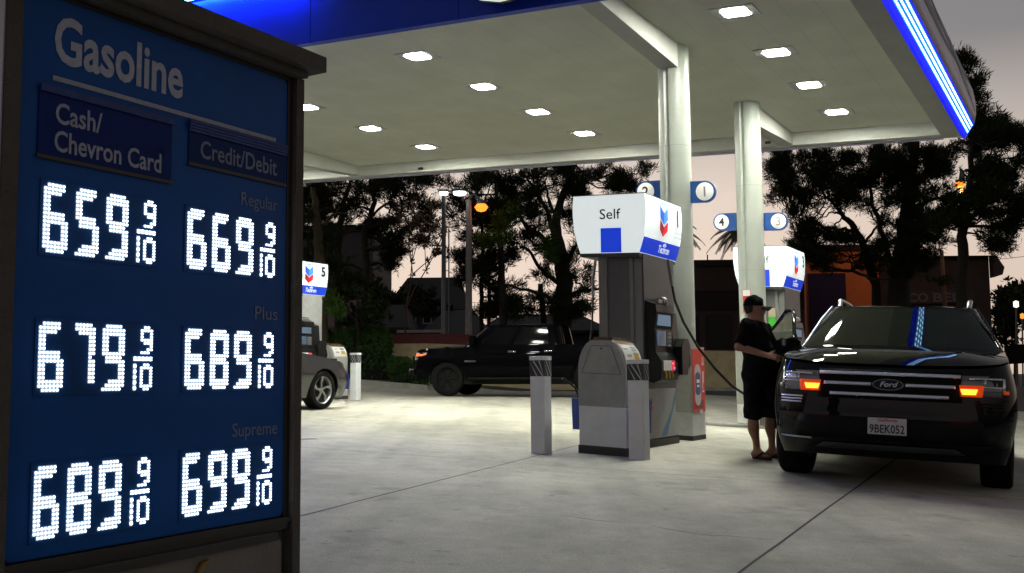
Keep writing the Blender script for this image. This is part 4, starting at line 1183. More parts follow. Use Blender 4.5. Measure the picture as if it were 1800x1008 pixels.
# ---- grey sedan at the far island, only its nose shows beside the sign
sd_ = Car(L=4.85, W=1.86, wheels=(.95, 3.78), rw=.325, sill=[(0, .20), (.5, .19), (4.4, .22), (4.9, .32)],
          belt=[(0, .72), (.3, .78), (.9, .88), (1.5, .95), (3.4, 1.0), (4.9, 1.02)], hoodz=.8, cowl=1.3,
          nose=[(.15, .10), (.3, .03), (.45, .0), (.6, .02), (.72, .10)], tail=[(.3, .05), (.6, 0), (1.0, .05)], roof=.06,
          gh=((1.45, 2.3), (4.35, 3.55), (1.62, 1.18), (.93, 1.38)), n=2.7, Df=.60, gn=2.8)
M_GREY = mat('car_paint_grey', (.026, .026, .028), .3, metal=.35, coat=1.0)
wx, wy = uv2xy(13.55, 11.55)
hd_ = R_(29.766 + 180)
nx_, ny_ = wx - math.sin(hd_) * .95 + math.cos(hd_) * .80, wy - math.cos(hd_) * .95 - math.sin(hd_) * .80
sed = simple_car(sd_, 'grey_sedan', 'grey sedan nose with five-spoke wheel beside the price sign', 'car', M_GREY, M_GLASS, (nx_, ny_), hd_, [.0, .46, .98], M_RIM_S, 1.6, trunk=3.9, spokes=5, twist=.42)
for s_ in (-1, 1):
    def P(a, b):
        x = s_ * (.55 + .33 * a); z = .60 + .09 * b; return (x, sd_.front(x, z) - .015, z)
    MB().grid(P, 10, 3).obj('headlamp', M_REFL, sed)

# ------------------------------------------------------------------ person (implicit surface -> mesh)
def surface_net(F, o, h):
    # F: values on a grid (negative inside); returns verts, quads
    nx, ny, nz = F.shape
    ins = F < 0
    c = np.zeros((nx - 1, ny - 1, nz - 1), int)
    corners = [(a, b, d) for a in (0, 1) for b in (0, 1) for d in (0, 1)]
    for a, b, d in corners: c += ins[a:nx - 1 + a, b:ny - 1 + b, d:nz - 1 + d]
    act = (c > 0) & (c < 8)
    idx = -np.ones(act.shape, int); I = np.argwhere(act); idx[act] = np.arange(len(I))
    acc = np.zeros((len(I), 3)); cnt = np.zeros(len(I))
    for p in corners:
        for ax in range(3):
            if p[ax]: continue
            q = list(p); q[ax] = 1
            fa = F[I[:, 0] + p[0], I[:, 1] + p[1], I[:, 2] + p[2]]; fb = F[I[:, 0] + q[0], I[:, 1] + q[1], I[:, 2] + q[2]]
            m = (fa < 0) != (fb < 0)
            t = np.where(m, fa / np.where(m, fa - fb, 1), 0)
            e = np.repeat(np.array(p, float)[None], len(I), 0); e[:, ax] += t
            acc[m] += e[m]; cnt[m] += 1
    V = (I + acc / cnt[:, None]) * h + o
    Q = []
    for ax in range(3):
        sl = [slice(0, -1)] * 3; sh = [slice(0, -1)] * 3
        a = ins; b = np.roll(ins, -1, ax)
        ch = a != b
        k = [slice(1, n - 1) for n in ins.shape]; k[ax] = slice(0, ins.shape[ax] - 1)
        E_ = np.argwhere(ch[tuple(k)]) + np.array([kk.start for kk in k])
        u, v = [x for x in range(3) if x != ax]
        du = np.zeros(3, int); du[u] = 1; dv = np.zeros(3, int); dv[v] = 1
        for e in E_:
            q = [idx[tuple(e - du - dv)], idx[tuple(e - dv)], idx[tuple(e)], idx[tuple(e - du)]]
            if min(q) >= 0:
                fl = ins[tuple(e)] ^ (ax == 1)
                Q.append(q if fl else q[::-1])
    return V, Q

def smin(a, b, k): 
    h = np.clip(.5 + .5 * (b - a) / k, 0, 1); return b + (a - b) * h - k * h * (1 - h)
def capsule(P, a, b, ra, rb):
    a = np.array(a, float); b = np.array(b, float); ab = b - a
    t = np.clip(((P - a) @ ab) / (ab @ ab), 0, 1)
    return np.linalg.norm(P - a - t[..., None] * ab, axis=-1) - (ra + (rb - ra) * t)
def ellip(P, c, r, yaw=0.0, pitch=0.0):
    q = P - np.array(c); 
    cy, sy = math.cos(-yaw), math.sin(-yaw)
    x = q[..., 0] * cy - q[..., 1] * sy; y = q[..., 0] * sy + q[..., 1] * cy; z = q[..., 2]
    if pitch:
        cp2, sp2 = math.cos(-pitch), math.sin(-pitch); x, z = x * cp2 - z * sp2, x * sp2 + z * cp2
    d = np.sqrt((x / r[0]) ** 2 + (y / r[1]) ** 2 + (z / r[2]) ** 2)
    return (d - 1) * min(r)
def solidify(parts, lo, hi, h):
    xs = [np.arange(lo[i], hi[i] + h, h) for i in range(3)]
    P = np.stack(np.meshgrid(*xs, indexing='ij'), -1)
    f = None
    for fn, k in parts:
        d = fn(P)
        f = d if f is None else (smin(f, d, k) if k > 0 else (np.maximum(f, -d) if k < 0 else np.minimum(f, d)))
    return surface_net(f, np.array(lo), h)
def cap(*a): return lambda P: capsule(P, *a)
def ell3(*a, **k): return lambda P: ellip(P, *a, **k)

M_SKIN = mat('skin', (.34, .17, .11), .5, var=.12, vscale=14, spec=.4)
M_SHIRT = mat('shirt_black', (.006, .006, .007), .9, spec=.05, bump=.25, bscale=30)
M_SHORT = mat('shorts_dark', (.009, .009, .012), .9, spec=.05, var=.5, vscale=11, bump=.2, bscale=25)
M_CAP = mat('cap_black', (.005, .005, .005), .9, spec=.08)
M_SANDAL = mat('sandal_black', (.012, .010, .009), .7)
M_HAIR = mat('hair_dark', (.012, .009, .007), .8, bump=.5, bscale=200)
pg = on_ground(1336, 11.30)
man = empty('person', pg, R_(-13.4))
tag(man, 'man in black cap, black shirt and dark shorts fuelling the suv', 'person')
# local: x = to the right of the picture (where he faces), y = away from us, z up
YT = -.35                              # torso turned a little towards us
def tw(x, y, z, yaw=YT, cx=-.03, cy=.0):
    c_, s_ = math.cos(yaw), math.sin(yaw); return (cx + x * c_ - y * s_, cy + x * s_ + y * c_, z)
nsh, fsh = tw(-.02, -.175, 1.435), tw(.0, .175, 1.435)
nel, nwr = (-.215, -.215, 1.215), (.085, -.235, 1.115)
fel, fwr = (.17, .235, 1.17), (.27, .25, .94)
HC = (-.035, 0, 1.635)
def hd(x, y, z): return (HC[0] + x, HC[1] + y, HC[2] + z)
body = [
    (ell3(hd(-.005, 0, .03), (.098, .076, .105)), .0),
    (ell3(hd(.035, 0, -.045), (.062, .056, .075)), .04),
    (cap(hd(.062, 0, -.098), hd(.055, 0, -.085), .026, .034), .03),           # chin
    (cap(hd(.090, 0, .008), hd(.108, 0, -.030), .008, .015), .018),           # nose
    (cap(hd(.082, -.03, .024), hd(.082, .03, .024), .012, .012), .02),        # brow
    (cap(hd(.088, -.02, -.062), hd(.088, .02, -.062), .010, .010), .012),     # lips
    (ell3(hd(.078, -.030, .004), (.012, .014, .009)), -1), (ell3(hd(.078, .030, .004), (.012, .014, .009)), -1),
    (ell3(hd(.072, -.031, .003), (.012, .012, .012)), .003), (ell3(hd(.072, .031, .003), (.012, .012, .012)), .003),
    (ell3(hd(-.008, -.080, -.005), (.020, .010, .033)), .008), (ell3(hd(-.008, .080, -.005), (.020, .010, .033)), .008),
    (cap(hd(-.02, 0, -.05), tw(-.02, 0, 1.43), .058, .064), .03),
    (cap(nsh, fsh, .075, .075), .05),
    (ell3(tw(.0, 0, 1.25), (.125, .175, .24), yaw=YT), .08),
    (ell3(tw(.035, 0, 1.06), (.155, .175, .17), yaw=YT), .08),
    (ell3(tw(-.02, 0, .93), (.13, .165, .13), yaw=YT), .08),
    (cap(nsh, nel, .056, .045), .03), (cap(nel, nwr, .046, .029), .02),
    (cap(fsh, fel, .056, .045), .03), (cap(fel, fwr, .045, .029), .02),
]
# legs
nh, nk, na = (-.075, -.09, .90), (-.085, -.095, .49), (-.055, -.085, .085)
fh, fk, fa = (.055, .085, .90), (.105, .09, .49), (.105, .075, .085)
for a, b, c_ in ((nh, nk, na), (fh, fk, fa)):
    body += [(cap(a, b, .088, .056), .05), (cap(b, c_, .052, .034), .03),
             (ell3((b[0] - .018 + (c_[0] - b[0]) * .33, b[1], b[2] - .135), (.056, .054, .12)), .03)]
FY = -.62                              # feet point right and a little to us
for c_, yw in ((na, -.75), (fa, -.45)):
    dx, dy = math.cos(yw), math.sin(yw)
    body += [(cap((c_[0] - dx * .045, c_[1] - dy * .045, .052), (c_[0] + dx * .13, c_[1] + dy * .13, .042), .036, .030), .03),
             (cap((c_[0] + dx * .06, c_[1] + dy * .06, .07), c_, .03, .036), .03)]
    nx2, ny2 = -dy, dx
    for k, (s_, L, r) in enumerate(((-.032, .185, .014), (-.012, .19, .011), (.006, .183, .010), (.022, .172, .009), (.036, .158, .009))):
        body.append((cap((c_[0] + dx * .13 + nx2 * s_, c_[1] + dy * .13 + ny2 * s_, .040), (c_[0] + dx * L + nx2 * s_, c_[1] + dy * L + ny2 * s_, .034), r, r * .9), .006))
V, Q = solidify(body, (-.36, -.42, .0), (.46, .34, 1.80), .011)
mb = MB().add(V, Q, True)
# hands: palm plus five separate bent fingers, finer grid
def hand(wr, d, n, curl, sidev, point=False):
    # wr wrist, d direction of the hand, n back-of-hand normal, sidev towards the thumb
    d, n, sidev = [Vector(v).normalized() for v in (d, n, sidev)]
    w = Vector(wr)
    P = lambda a, b, c_: tuple(w + d * a + sidev * b + n * c_)
    ps = [(cap(P(-.05, 0, 0), P(.01, 0, 0), .030, .027), 0)]
    for s_ in (-.028, -.010, .010, .028): ps.append((cap(P(.01, s_ * .6, 0), P(.085, s_, 0), .017, .013), .012))
    for k, (s_, L) in enumerate(((.029, .072), (.010, .080), (-.010, .074), (-.028, .060))):
        c0 = curl[k]
        a = 0; p = Vector(P(.085, s_, 0)); seg = (L * .45, L * .32, L * .25); dirr = d.copy()
        for q, sl in enumerate(seg):
            a += c0 * (.5, 1.0, .7)[q]
            dd = d * math.cos(a) - n * math.sin(a)
            p2 = p + dd * sl; ps.append((cap(tuple(p), tuple(p2), .0098 - .001 * q, .0090 - .001 * q), .004)); p = p2
    t0 = Vector(P(.015, .026, -.004)); t1 = t0 + (d * .6 + sidev * .8 + n * .1).normalized() * .040; t2 = t1 + (d * .85 + sidev * .5 + n * .25).normalized() * .032; t3 = t2 + (d * .8 + sidev * .55 + n * .3).normalized() * .026
    ps += [(cap(tuple(t0), tuple(t1), .016, .0125), .010), (cap(tuple(t1), tuple(t2), .0115, .0105), .005), (cap(tuple(t2), tuple(t3), .0105, .0085), .004)]
    lo = [min(wr[i], (w + d * .2)[i]) - .09 for i in range(3)]; hi = [max(wr[i], (w + d * .2)[i]) + .09 for i in range(3)]
    return solidify(ps, lo, hi, .0042)
V2, Q2 = hand(nwr, (.93, -.02, -.22), (-.1, -.75, .62), (.25, .75, .9, 1.0), (.2, .6, .75))
mb.add(V2, Q2, True)
V3, Q3 = hand(fwr, (.45, .0, -.9), (.3, .3, .9), (.7, .9, 1.0, 1.0), (-.6, -.5, .6))
mb.add(V3, Q3, True)
mb.obj('body', M_SKIN, man)
# clothes
shirt = [
    (ell3(tw(.0, 0, 1.27), (.150, .205, .235), yaw=YT), 0), (cap(nsh, fsh, .092, .092), .06),
    (ell3(tw(.045, 0, 1.06), (.180, .205, .20), yaw=YT), .08), (ell3(tw(.005, 0, .93), (.165, .20, .13), yaw=YT), .06),
    (cap(hd(-.025, 0, -.115), tw(-.02, 0, 1.42), .066, .085), .03),
    (cap(nsh, (-.205, -.215, 1.235), .080, .074), .05), (cap(fsh, (.165, .228, 1.20), .080, .070), .05),
    (lambda P: .862 - P[..., 2] + .010 * np.sin(P[..., 0] * 30 + P[..., 1] * 23), -9),
    (lambda P: P[..., 2] - 1.512 - .18 * (-(P[..., 0] + .06)), -9),
]
def solid2(parts, lo, hi, h):
    xs = [np.arange(lo[i], hi[i] + h, h) for i in range(3)]
    P = np.stack(np.meshgrid(*xs, indexing='ij'), -1); f = None
    for fn, k in parts:
        d = fn(P)
        f = d if f is None else (np.maximum(f, d) if k == -9 else smin(f, d, k))
    f = f + .0030 * np.sin(P[..., 2] * 48 + P[..., 0] * 33 + 2 * np.sin(P[..., 1] * 21)) + .0035 * np.sin(P[..., 0] * 41 - P[..., 2] * 27 + 1.5 * np.sin(P[..., 2] * 13))
    return surface_net(f, np.array(lo), h)
# sleeves end above the elbow: cut planes across both upper arms
def cut(a, b, at_):
    a = np.array(a); b = np.array(b); n = (b - a) / np.linalg.norm(b - a); p = a + (b - a) * at_
    def fn(P):
        side_ = (P - p) @ n
        near = np.linalg.norm(P - p - ((P - p) @ n)[..., None] * n, axis=-1) - .115
        return np.minimum(side_, -near)
    return fn
shirt += [(cut(nsh, nel, .90), -9), (cut(fsh, fel, .90), -9)]
Vs, Qs = solid2(shirt, (-.36, -.42, .84), (.40, .38, 1.56), .012)
MB().add(Vs, Qs, True).obj('shirt', M_SHIRT, man)
co = MB().tube([tw(.075 * math.cos(a) - .015, .075 * math.sin(a), 1.512 + .02 * (-math.cos(a))) for a in [2 * math.pi * k / 24 for k in range(25)]], .013, 6)
co.obj('collar', M_SHIRT, man)
shorts = [(ell3(tw(-.005, 0, .92), (.160, .190, .13), yaw=YT), 0),
          (cap((-.075, -.08, .86), (-.088, -.098, .46), .108, .099), .05), (cap((.055, .075, .86), (.098, .088, .47), .104, .095), .05),
          (lambda P: .432 - P[..., 2] + .012 * np.sin(P[..., 0] * 22), -9), (lambda P: P[..., 2] - .985, -9)]
Vs, Qs = solid2(shorts, (-.26, -.28, .40), (.30, .28, 1.02), .012)
MB().add(Vs, Qs, True).obj('shorts', M_SHORT, man)
capm = [(ell3(hd(-.010, 0, .045), (.112, .092, .110)), 0), (lambda P: (HC[2] + .033) - P[..., 2] - .05 * (P[..., 0] - HC[0]), -9)]
Vs, Qs = solid2(capm, (-.2, -.15, 1.6), (.2, .15, 1.82), .007)
cm = MB().add(Vs, Qs, True)
cm.grid(lambda a, b: (hd(.075 + .115 * b * math.sqrt(max(0, 1 - (a * 2 - 1) ** 2 * .55)) , (a * 2 - 1) * .082 * (1 - .15 * b), .030 - .012 * b - .035 * (a * 2 - 1) ** 2)), 13, 6)
cm.grid(lambda a, b: (hd(.075 + .115 * b * math.sqrt(max(0, 1 - (a * 2 - 1) ** 2 * .55)) , (a * 2 - 1) * .082 * (1 - .15 * b), .024 - .012 * b - .035 * (a * 2 - 1) ** 2)), 13, 6)
cm.lathe([(0, .158), (.010, .157), (.012, .150)], hd(-.010, 0, 0), n=10)
cm.obj('cap', M_CAP, man)
hr = [(ell3(hd(-.018, 0, .012), (.100, .0805, .090)), 0), (lambda P: P[..., 0] - (HC[0] + .012), -9), (lambda P: (HC[2] - .055) - P[..., 2] , -9)]
Vs, Qs = solid2(hr, (-.18, -.12, 1.55), (.02, .12, 1.76), .008)
MB().add(Vs, Qs, True).obj('hair', M_HAIR, man)
for c_, yw in ((na, -.75), (fa, -.45)):
    dx, dy = math.cos(yw), math.sin(yw); nx2, ny2 = -dy, dx
    sm_ = MB(); out = []
    for k in range(28):
        a = 2 * math.pi * k / 28; L = .135 * math.cos(a); wv_ = (.048 if math.cos(a) > 0 else .038) * math.sin(a)
        out.append((c_[0] + dx * (.065 + L) + nx2 * wv_, c_[1] + dy * (.065 + L) + ny2 * wv_))
    sm_.prism(out, 'z', .0, .022)
    for s_ in (-1, 1):
        sm_.tube([(c_[0] + dx * .155, c_[1] + dy * .155, .045), (c_[0] + dx * .11 + nx2 * s_ * .03, c_[1] + dy * .11 + ny2 * s_ * .03, .078), (c_[0] + dx * .03 + nx2 * s_ * .048, c_[1] + dy * .03 + ny2 * s_ * .048, .02)], .011, 6)
    sm_.obj('sandal', M_SANDAL, man)

# ------------------------------------------------------------------ trees
M_BARK = mat('pine_bark', (.030, .024, .018), .95, var=.5, vscale=14, bump=.9, bscale=30)
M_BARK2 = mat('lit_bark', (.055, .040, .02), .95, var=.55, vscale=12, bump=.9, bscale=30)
def leaf_mat(name, c1, c2):
    m = bpy.data.materials.new(name); m.use_nodes = True
    n = m.node_tree.nodes; l = m.node_tree.links; b = n['Principled BSDF']
    t = n.new('ShaderNodeTexCoord'); ns = n.new('ShaderNodeTexNoise'); ns.inputs['Scale'].default_value = .9; ns.inputs['Detail'].default_value = 4
    l.new(t.outputs['Object'], ns.inputs['Vector'])
    r = n.new('ShaderNodeValToRGB'); r.color_ramp.elements[0].position = .35; r.color_ramp.elements[1].position = .68
    r.color_ramp.elements[0].color = (*c1, 1); r.color_ramp.elements[1].color = (*c2, 1)
    l.new(ns.outputs['Fac'], r.inputs[0]); l.new(r.outputs[0], b.inputs['Base Color'])
    b.inputs['Roughness'].default_value = .75; b.inputs['Specular IOR Level'].default_value = .15
    return m
M_NEED = leaf_mat('pine_needles', (.010, .018, .006), (.028, .040, .014))
M_NEEDG = leaf_mat('lit_needles', (.035, .075, .012), (.075, .14, .025))  # brighter green copy: light on the needles put into the colour
M_HEDGE = leaf_mat('hedge_leaves', (.02, .05, .012), (.05, .10, .025))
M_PALM = leaf_mat('palm_leaves', (.04, .05, .02), (.08, .08, .035))
M_TWIG = mat('bare_twigs', (.07, .04, .03), .9)

def blades(cent, axes, rnd, n_blade, L, W, droop=.0, spread=1.1):
    # clusters of narrow leaf blades at centres, radiating about each cluster's axis
    K = len(cent); N = K * n_blade
    c = np.repeat(cent, n_blade, 0); a = np.repeat(axes, n_blade, 0)
    d = rnd.normal(size=(N, 3)) * spread * .55 + a; d[:, 2] -= droop
    d /= np.linalg.norm(d, axis=1)[:, None] + 1e-9
    s = np.cross(d, rnd.normal(size=(N, 3))); s /= np.linalg.norm(s, axis=1)[:, None] + 1e-9
    ln = L * rnd.uniform(.6, 1.25, N)[:, None]; w = W * rnd.uniform(.7, 1.3, N)[:, None]
    c = c + rnd.normal(size=(N, 3)) * L * .22
    p0 = c - s * w * .35; p1 = c + d * ln * .5 - s * w; p2 = c + d * ln; p3 = c + d * ln * .5 + s * w
    return np.stack([p0, p1, p2, p3], 1).reshape(-1, 3)
def leafmesh(name, V, m, parent, loc):
    V = np.asarray(V) - np.array(loc)[None]
    n = len(V) // 4
    me = bpy.data.meshes.new(name)
    me.vertices.add(len(V)); me.vertices.foreach_set('co', V.astype(np.float32).ravel())
    me.loops.add(len(V)); me.loops.foreach_set('vertex_index', np.arange(len(V), dtype=np.int32))
    me.polygons.add(n); me.polygons.foreach_set('loop_start', np.arange(0, len(V), 4, dtype=np.int32)); me.polygons.foreach_set('loop_total', np.full(n, 4, dtype=np.int32))
    me.materials.append(m); me.update(calc_edges=True); me.validate()
    o = bpy.data.objects.new(name, me); COL.objects.link(o); o.parent = parent
    return o

def pine(label, base_px, Y, trunks, limbs, clumps, seed, dens=1.0, nm='pine_tree', group='pines behind the station', lit_clumps=None, bark=None, fat=1.0, fill=0, L=.31, W=.0155, nb=22):
    rnd = np.random.default_rng(seed); r = random.Random(seed)
    g = on_ground(base_px, Y); loc = g.copy(); loc.z -= .15
    t = empty(nm, loc); tag(t, label, 'tree', group)
    wood = MB()
    P = lambda px, py, dy=0.0: at(px, py, Y + dy)
    k = Y / FPX                         # metres per photo pixel
    def rough(pts, rs, jit):
        out = []; orr = []
        for i in range(len(pts) - 1):
            a, b = pts[i], pts[i + 1]
            for j in range(4):
                u = j / 4; q = a.lerp(b, u); q += Vector((r.uniform(-1, 1), r.uniform(-1, 1), r.uniform(-1, 1))) * jit * (0 if i + j == 0 else 1)
                out.append(q); orr.append(rs[i] + (rs[i + 1] - rs[i]) * u)
        out.append(pts[-1]); orr.append(rs[-1]); return out, orr
    nodes = []
    for tr in trunks:                   # tr: list of (px, py, dy, width_px); the first one may start on the ground
        pts = [(P(q[0], q[1], q[2])) for q in tr]; rs = [q[3] * k / 2 for q in tr]
        if tr[0][1] >= 600:
            gg = on_ground(tr[0][0], Y + tr[0][2]); gg.z -= .2; pts[0] = gg
        o, q = rough(pts, rs, .05); wood.tube(o, q, 9, smooth=True); nodes += list(zip(o, q))
    for tr in limbs:
        pts = [(P(q[0], q[1], q[2])) for q in tr]; rs = [q[3] * k / 2 for q in tr]
        o, q = rough(pts, rs, .07); wood.tube(o, q, 7, smooth=True); nodes += list(zip(o, q))
    cent = []; axs = []
    clumps = list(clumps); base = list(clumps)
    for _ in range(fill):               # small in-between tufts that merge neighbouring masses
        a = r.choice(base); near = [c for c in base if 8 < math.hypot(c[0] - a[0], c[1] - a[1]) < 58]
        if near:
            b = r.choice(near); u = r.uniform(.3, .7)
            clumps.append((a[0] + (b[0] - a[0]) * u + r.uniform(-6, 6), a[1] + (b[1] - a[1]) * u + r.uniform(-5, 5), r.uniform(9, 20), r.uniform(6, 13)))
    for (px, py, rx, ry, *rest) in clumps:
        dy = rest[0] if rest else r.uniform(-2.2, 2.2)
        c = P(px, py, dy); ax, az_ = rx * k, ry * k; ad = max(.6, (ax + az_) * .55)
        # feed the clump with a branch from the nearest wood
        best = min(nodes, key=lambda q: (q[0] - c).length + (1.5 if q[0].z > c.z + .4 else 0))
        mid = best[0].lerp(c, .5) + Vector((0, 0, -.12 * (c - best[0]).length))
        o, q = rough([best[0], mid, c], [min(best[1] * .6, .07), .035, .012], .06)
        wood.tube(o, q, 5, smooth=True)
        ax *= r.uniform(.85, 1.3) * fat; az_ *= r.uniform(.85, 1.3) * fat
        n = int(max(8, dens * 17 * rx * ry * k * k * 3.14))
        for _ in range(max(3, n // 9)):  # twigs inside the clump, each tipped with needles
            v = Vector((r.gauss(0, .55), r.gauss(0, .55), r.gauss(0, .5)))
            tip = c + Vector((v.x * ax, v.y * ad, v.z * az_))
            wood.tube([c.lerp(tip, .1), c.lerp(tip, .55) + Vector((0, 0, -.05)), tip], [.014, .011, .006], 4, cap=False)
            m_ = 9
            for i in range(m_):
                u = r.uniform(.35, 1.12); q = c.lerp(tip, u) + Vector((r.gauss(0, .16), r.gauss(0, .16), r.gauss(0, .11)))
                cent.append(q[:]); dd = (tip - c).normalized() if (tip - c).length > 1e-6 else Vector((0, 0, 1)); axs.append((dd.x * .7, dd.y * .7, dd.z * .5 + .55))
    V = blades(np.array(cent), np.array(axs), rnd, nb, L, W)
    wood.v = [tuple(Vector(p) - loc) for p in wood.v]
    wood.obj('trunk', bark or M_BARK, t)
    leafmesh('crown', V, M_NEED, t, loc)
    if lit_clumps:
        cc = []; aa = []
        for (px, py, rx, ry, dy) in lit_clumps:
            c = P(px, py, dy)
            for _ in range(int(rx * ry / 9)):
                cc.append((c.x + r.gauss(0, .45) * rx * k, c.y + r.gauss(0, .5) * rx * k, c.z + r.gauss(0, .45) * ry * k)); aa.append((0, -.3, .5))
        leafmesh('lit_tufts', blades(np.array(cc), np.array(aa), rnd, nb, L * .8, W), M_NEEDG, t, loc)
    return t

pine('leaning pine with bare forked limbs between the price sign and lamp post', 640, 40,
     [[(642, 660, 0, 16), (645, 520, 0, 14), (640, 412, 0, 12), (655, 372, 0, 10), (657, 345, .5, 7), (650, 312, .5, 4)], [(596, 660, 1, 16), (594, 480, 1, 14), (596, 400, 1, 12), (604, 350, 1, 9), (620, 312, 1, 5)]],
     [[(645, 400, 0, 6), (690, 385, -1, 4), (722, 376, -1, 2)], [(655, 380, 0, 5), (690, 345, 1, 4), (720, 318, 1, 2)], [(612, 408, 1, 4), (636, 395, 0, 3), (650, 380, 0, 2)],
      [(600, 380, 1, 5), (566, 350, 2, 3), (545, 325, 2, 2)], [(690, 370, 0, 3), (705, 360, 0, 3), (726, 352, 0, 1.5)], [(597, 400, 1, 5), (560, 385, 0, 3), (535, 370, 0, 2)]],
     [(545, 335, 24, 14), (572, 352, 26, 16), (600, 336, 20, 10), (632, 326, 20, 8), (560, 378, 28, 12), (540, 372, 16, 14), (588, 384, 22, 14), (612, 378, 18, 14), (640, 352, 18, 12), (622, 358, 22, 10),
      (670, 320, 22, 9), (698, 312, 16, 8), (672, 345, 20, 12), (722, 322, 22, 8), (748, 318, 12, 8), (735, 352, 26, 14), (712, 372, 24, 14), (745, 375, 18, 16), (690, 396, 26, 12), (668, 404, 20, 12), (726, 402, 22, 12), (756, 398, 14, 14), (700, 428, 22, 14), (678, 432, 18, 10), (735, 424, 14, 8), (700, 450, 18, 10), (680, 470, 12, 12), (560, 322, 24, 10), (530, 350, 14, 20), (585, 318, 20, 8), (655, 395, 14, 10)], 21, dens=2.6, fill=14)
pine('tall many-limbed pine behind the near pump, its shoots lit green', 985, 42,
     [[(990, 660, 0, 36), (988, 560, 0, 34), (992, 500, 0, 30), (985, 440, 0, 24), (975, 390, 0, 17), (990, 340, .5, 12), (1010, 290, .5, 8)], [(884, 660, -1, 16), (884, 560, -1, 14), (880, 480, -1, 12), (878, 400, -1, 9), (872, 320, -1, 5)],
      [(845, 660, 1, 9), (846, 520, 1, 8), (848, 440, 1, 6), (846, 360, 1, 4)], [(858, 660, 2, 8), (860, 520, 2, 7), (862, 420, 2, 5)], [(956, 660, 1, 12), (954, 560, 1, 11), (950, 500, 1, 9)]],
     [[(985, 470, 0, 14), (955, 420, 0, 10), (925, 395, 0, 7), (900, 360, 0, 4)], [(982, 430, 0, 12), (962, 370, 1, 8), (935, 322, 1, 5), (915, 300, 1, 3)], [(990, 540, 0, 10), (950, 515, -1, 7), (915, 508, -1, 5), (885, 498, -1, 3)],
      [(985, 500, 0, 10), (950, 470, 0, 7), (930, 440, 0, 5), (905, 428, 0, 3)], [(980, 385, 0, 8), (962, 352, 0, 5), (958, 320, 0, 3)], [(985, 345, 0, 8), (1030, 320, 0, 5), (1075, 305, 0, 3)], [(995, 520, 0, 8), (1028, 512, -1, 6), (1060, 505, -1, 4)], [(880, 440, -1, 5), (840, 430, -1, 3), (812, 436, -1, 2)], [(990, 480, 0, 9), (1010, 440, 0, 6), (1020, 400, 0, 4)]],
     [(800, 326, 18, 12), (815, 350, 20, 12), (800, 376, 16, 16), (822, 386, 18, 14), (832, 322, 20, 10), (838, 338, 16, 12), (842, 392, 18, 12), (872, 370, 18, 16), (856, 372, 7, 4, -2.3), (836, 366, 6, 5, -2.3), (866, 310, 22, 12), (890, 330, 20, 14), (905, 352, 20, 14), (890, 376, 24, 16), (872, 400, 26, 14), (838, 418, 26, 16), (862, 432, 28, 14), (812, 446, 20, 14), (830, 470, 24, 12), (812, 492, 14, 12), (850, 462, 26, 16), (892, 424, 24, 14), (905, 446, 22, 10), (880, 470, 24, 14), (862, 500, 22, 14), (888, 510, 22, 12), (872, 536, 26, 12), (905, 530, 16, 10),
      (918, 322, 18, 8), (935, 302, 24, 9), (940, 345, 16, 10), (925, 378, 20, 10), (945, 400, 18, 12), (926, 420, 16, 8), (952, 440, 18, 10), (965, 308, 20, 10), (985, 325, 20, 12), (1008, 345, 24, 14), (1010, 308, 24, 12), (1040, 310, 26, 12), (1035, 340, 26, 16), (1070, 325, 26, 14), (1078, 300, 26, 10), (1105, 310, 24, 14), (1125, 335, 18, 16), (1130, 300, 18, 10), (1005, 380, 26, 18), (1015, 420, 24, 22), (1000, 470, 26, 22), (1022, 480, 20, 16), (1005, 520, 26, 20), (950, 525, 20, 10), (940, 545, 24, 8), (960, 480, 14, 10), (1030, 545, 22, 12), (970, 550, 24, 10), (1005, 556, 30, 10), (905, 552, 30, 8), (868, 556, 28, 8)], 22, dens=2.7, fat=1.1, fill=40,
     lit_clumps=[(888, 392, 22, 20, -2.5), (872, 420, 34, 12, -2.5), (905, 378, 14, 16, -2.2), (855, 424, 14, 10, -2.4), (965, 440, 14, 40, -2.5)])
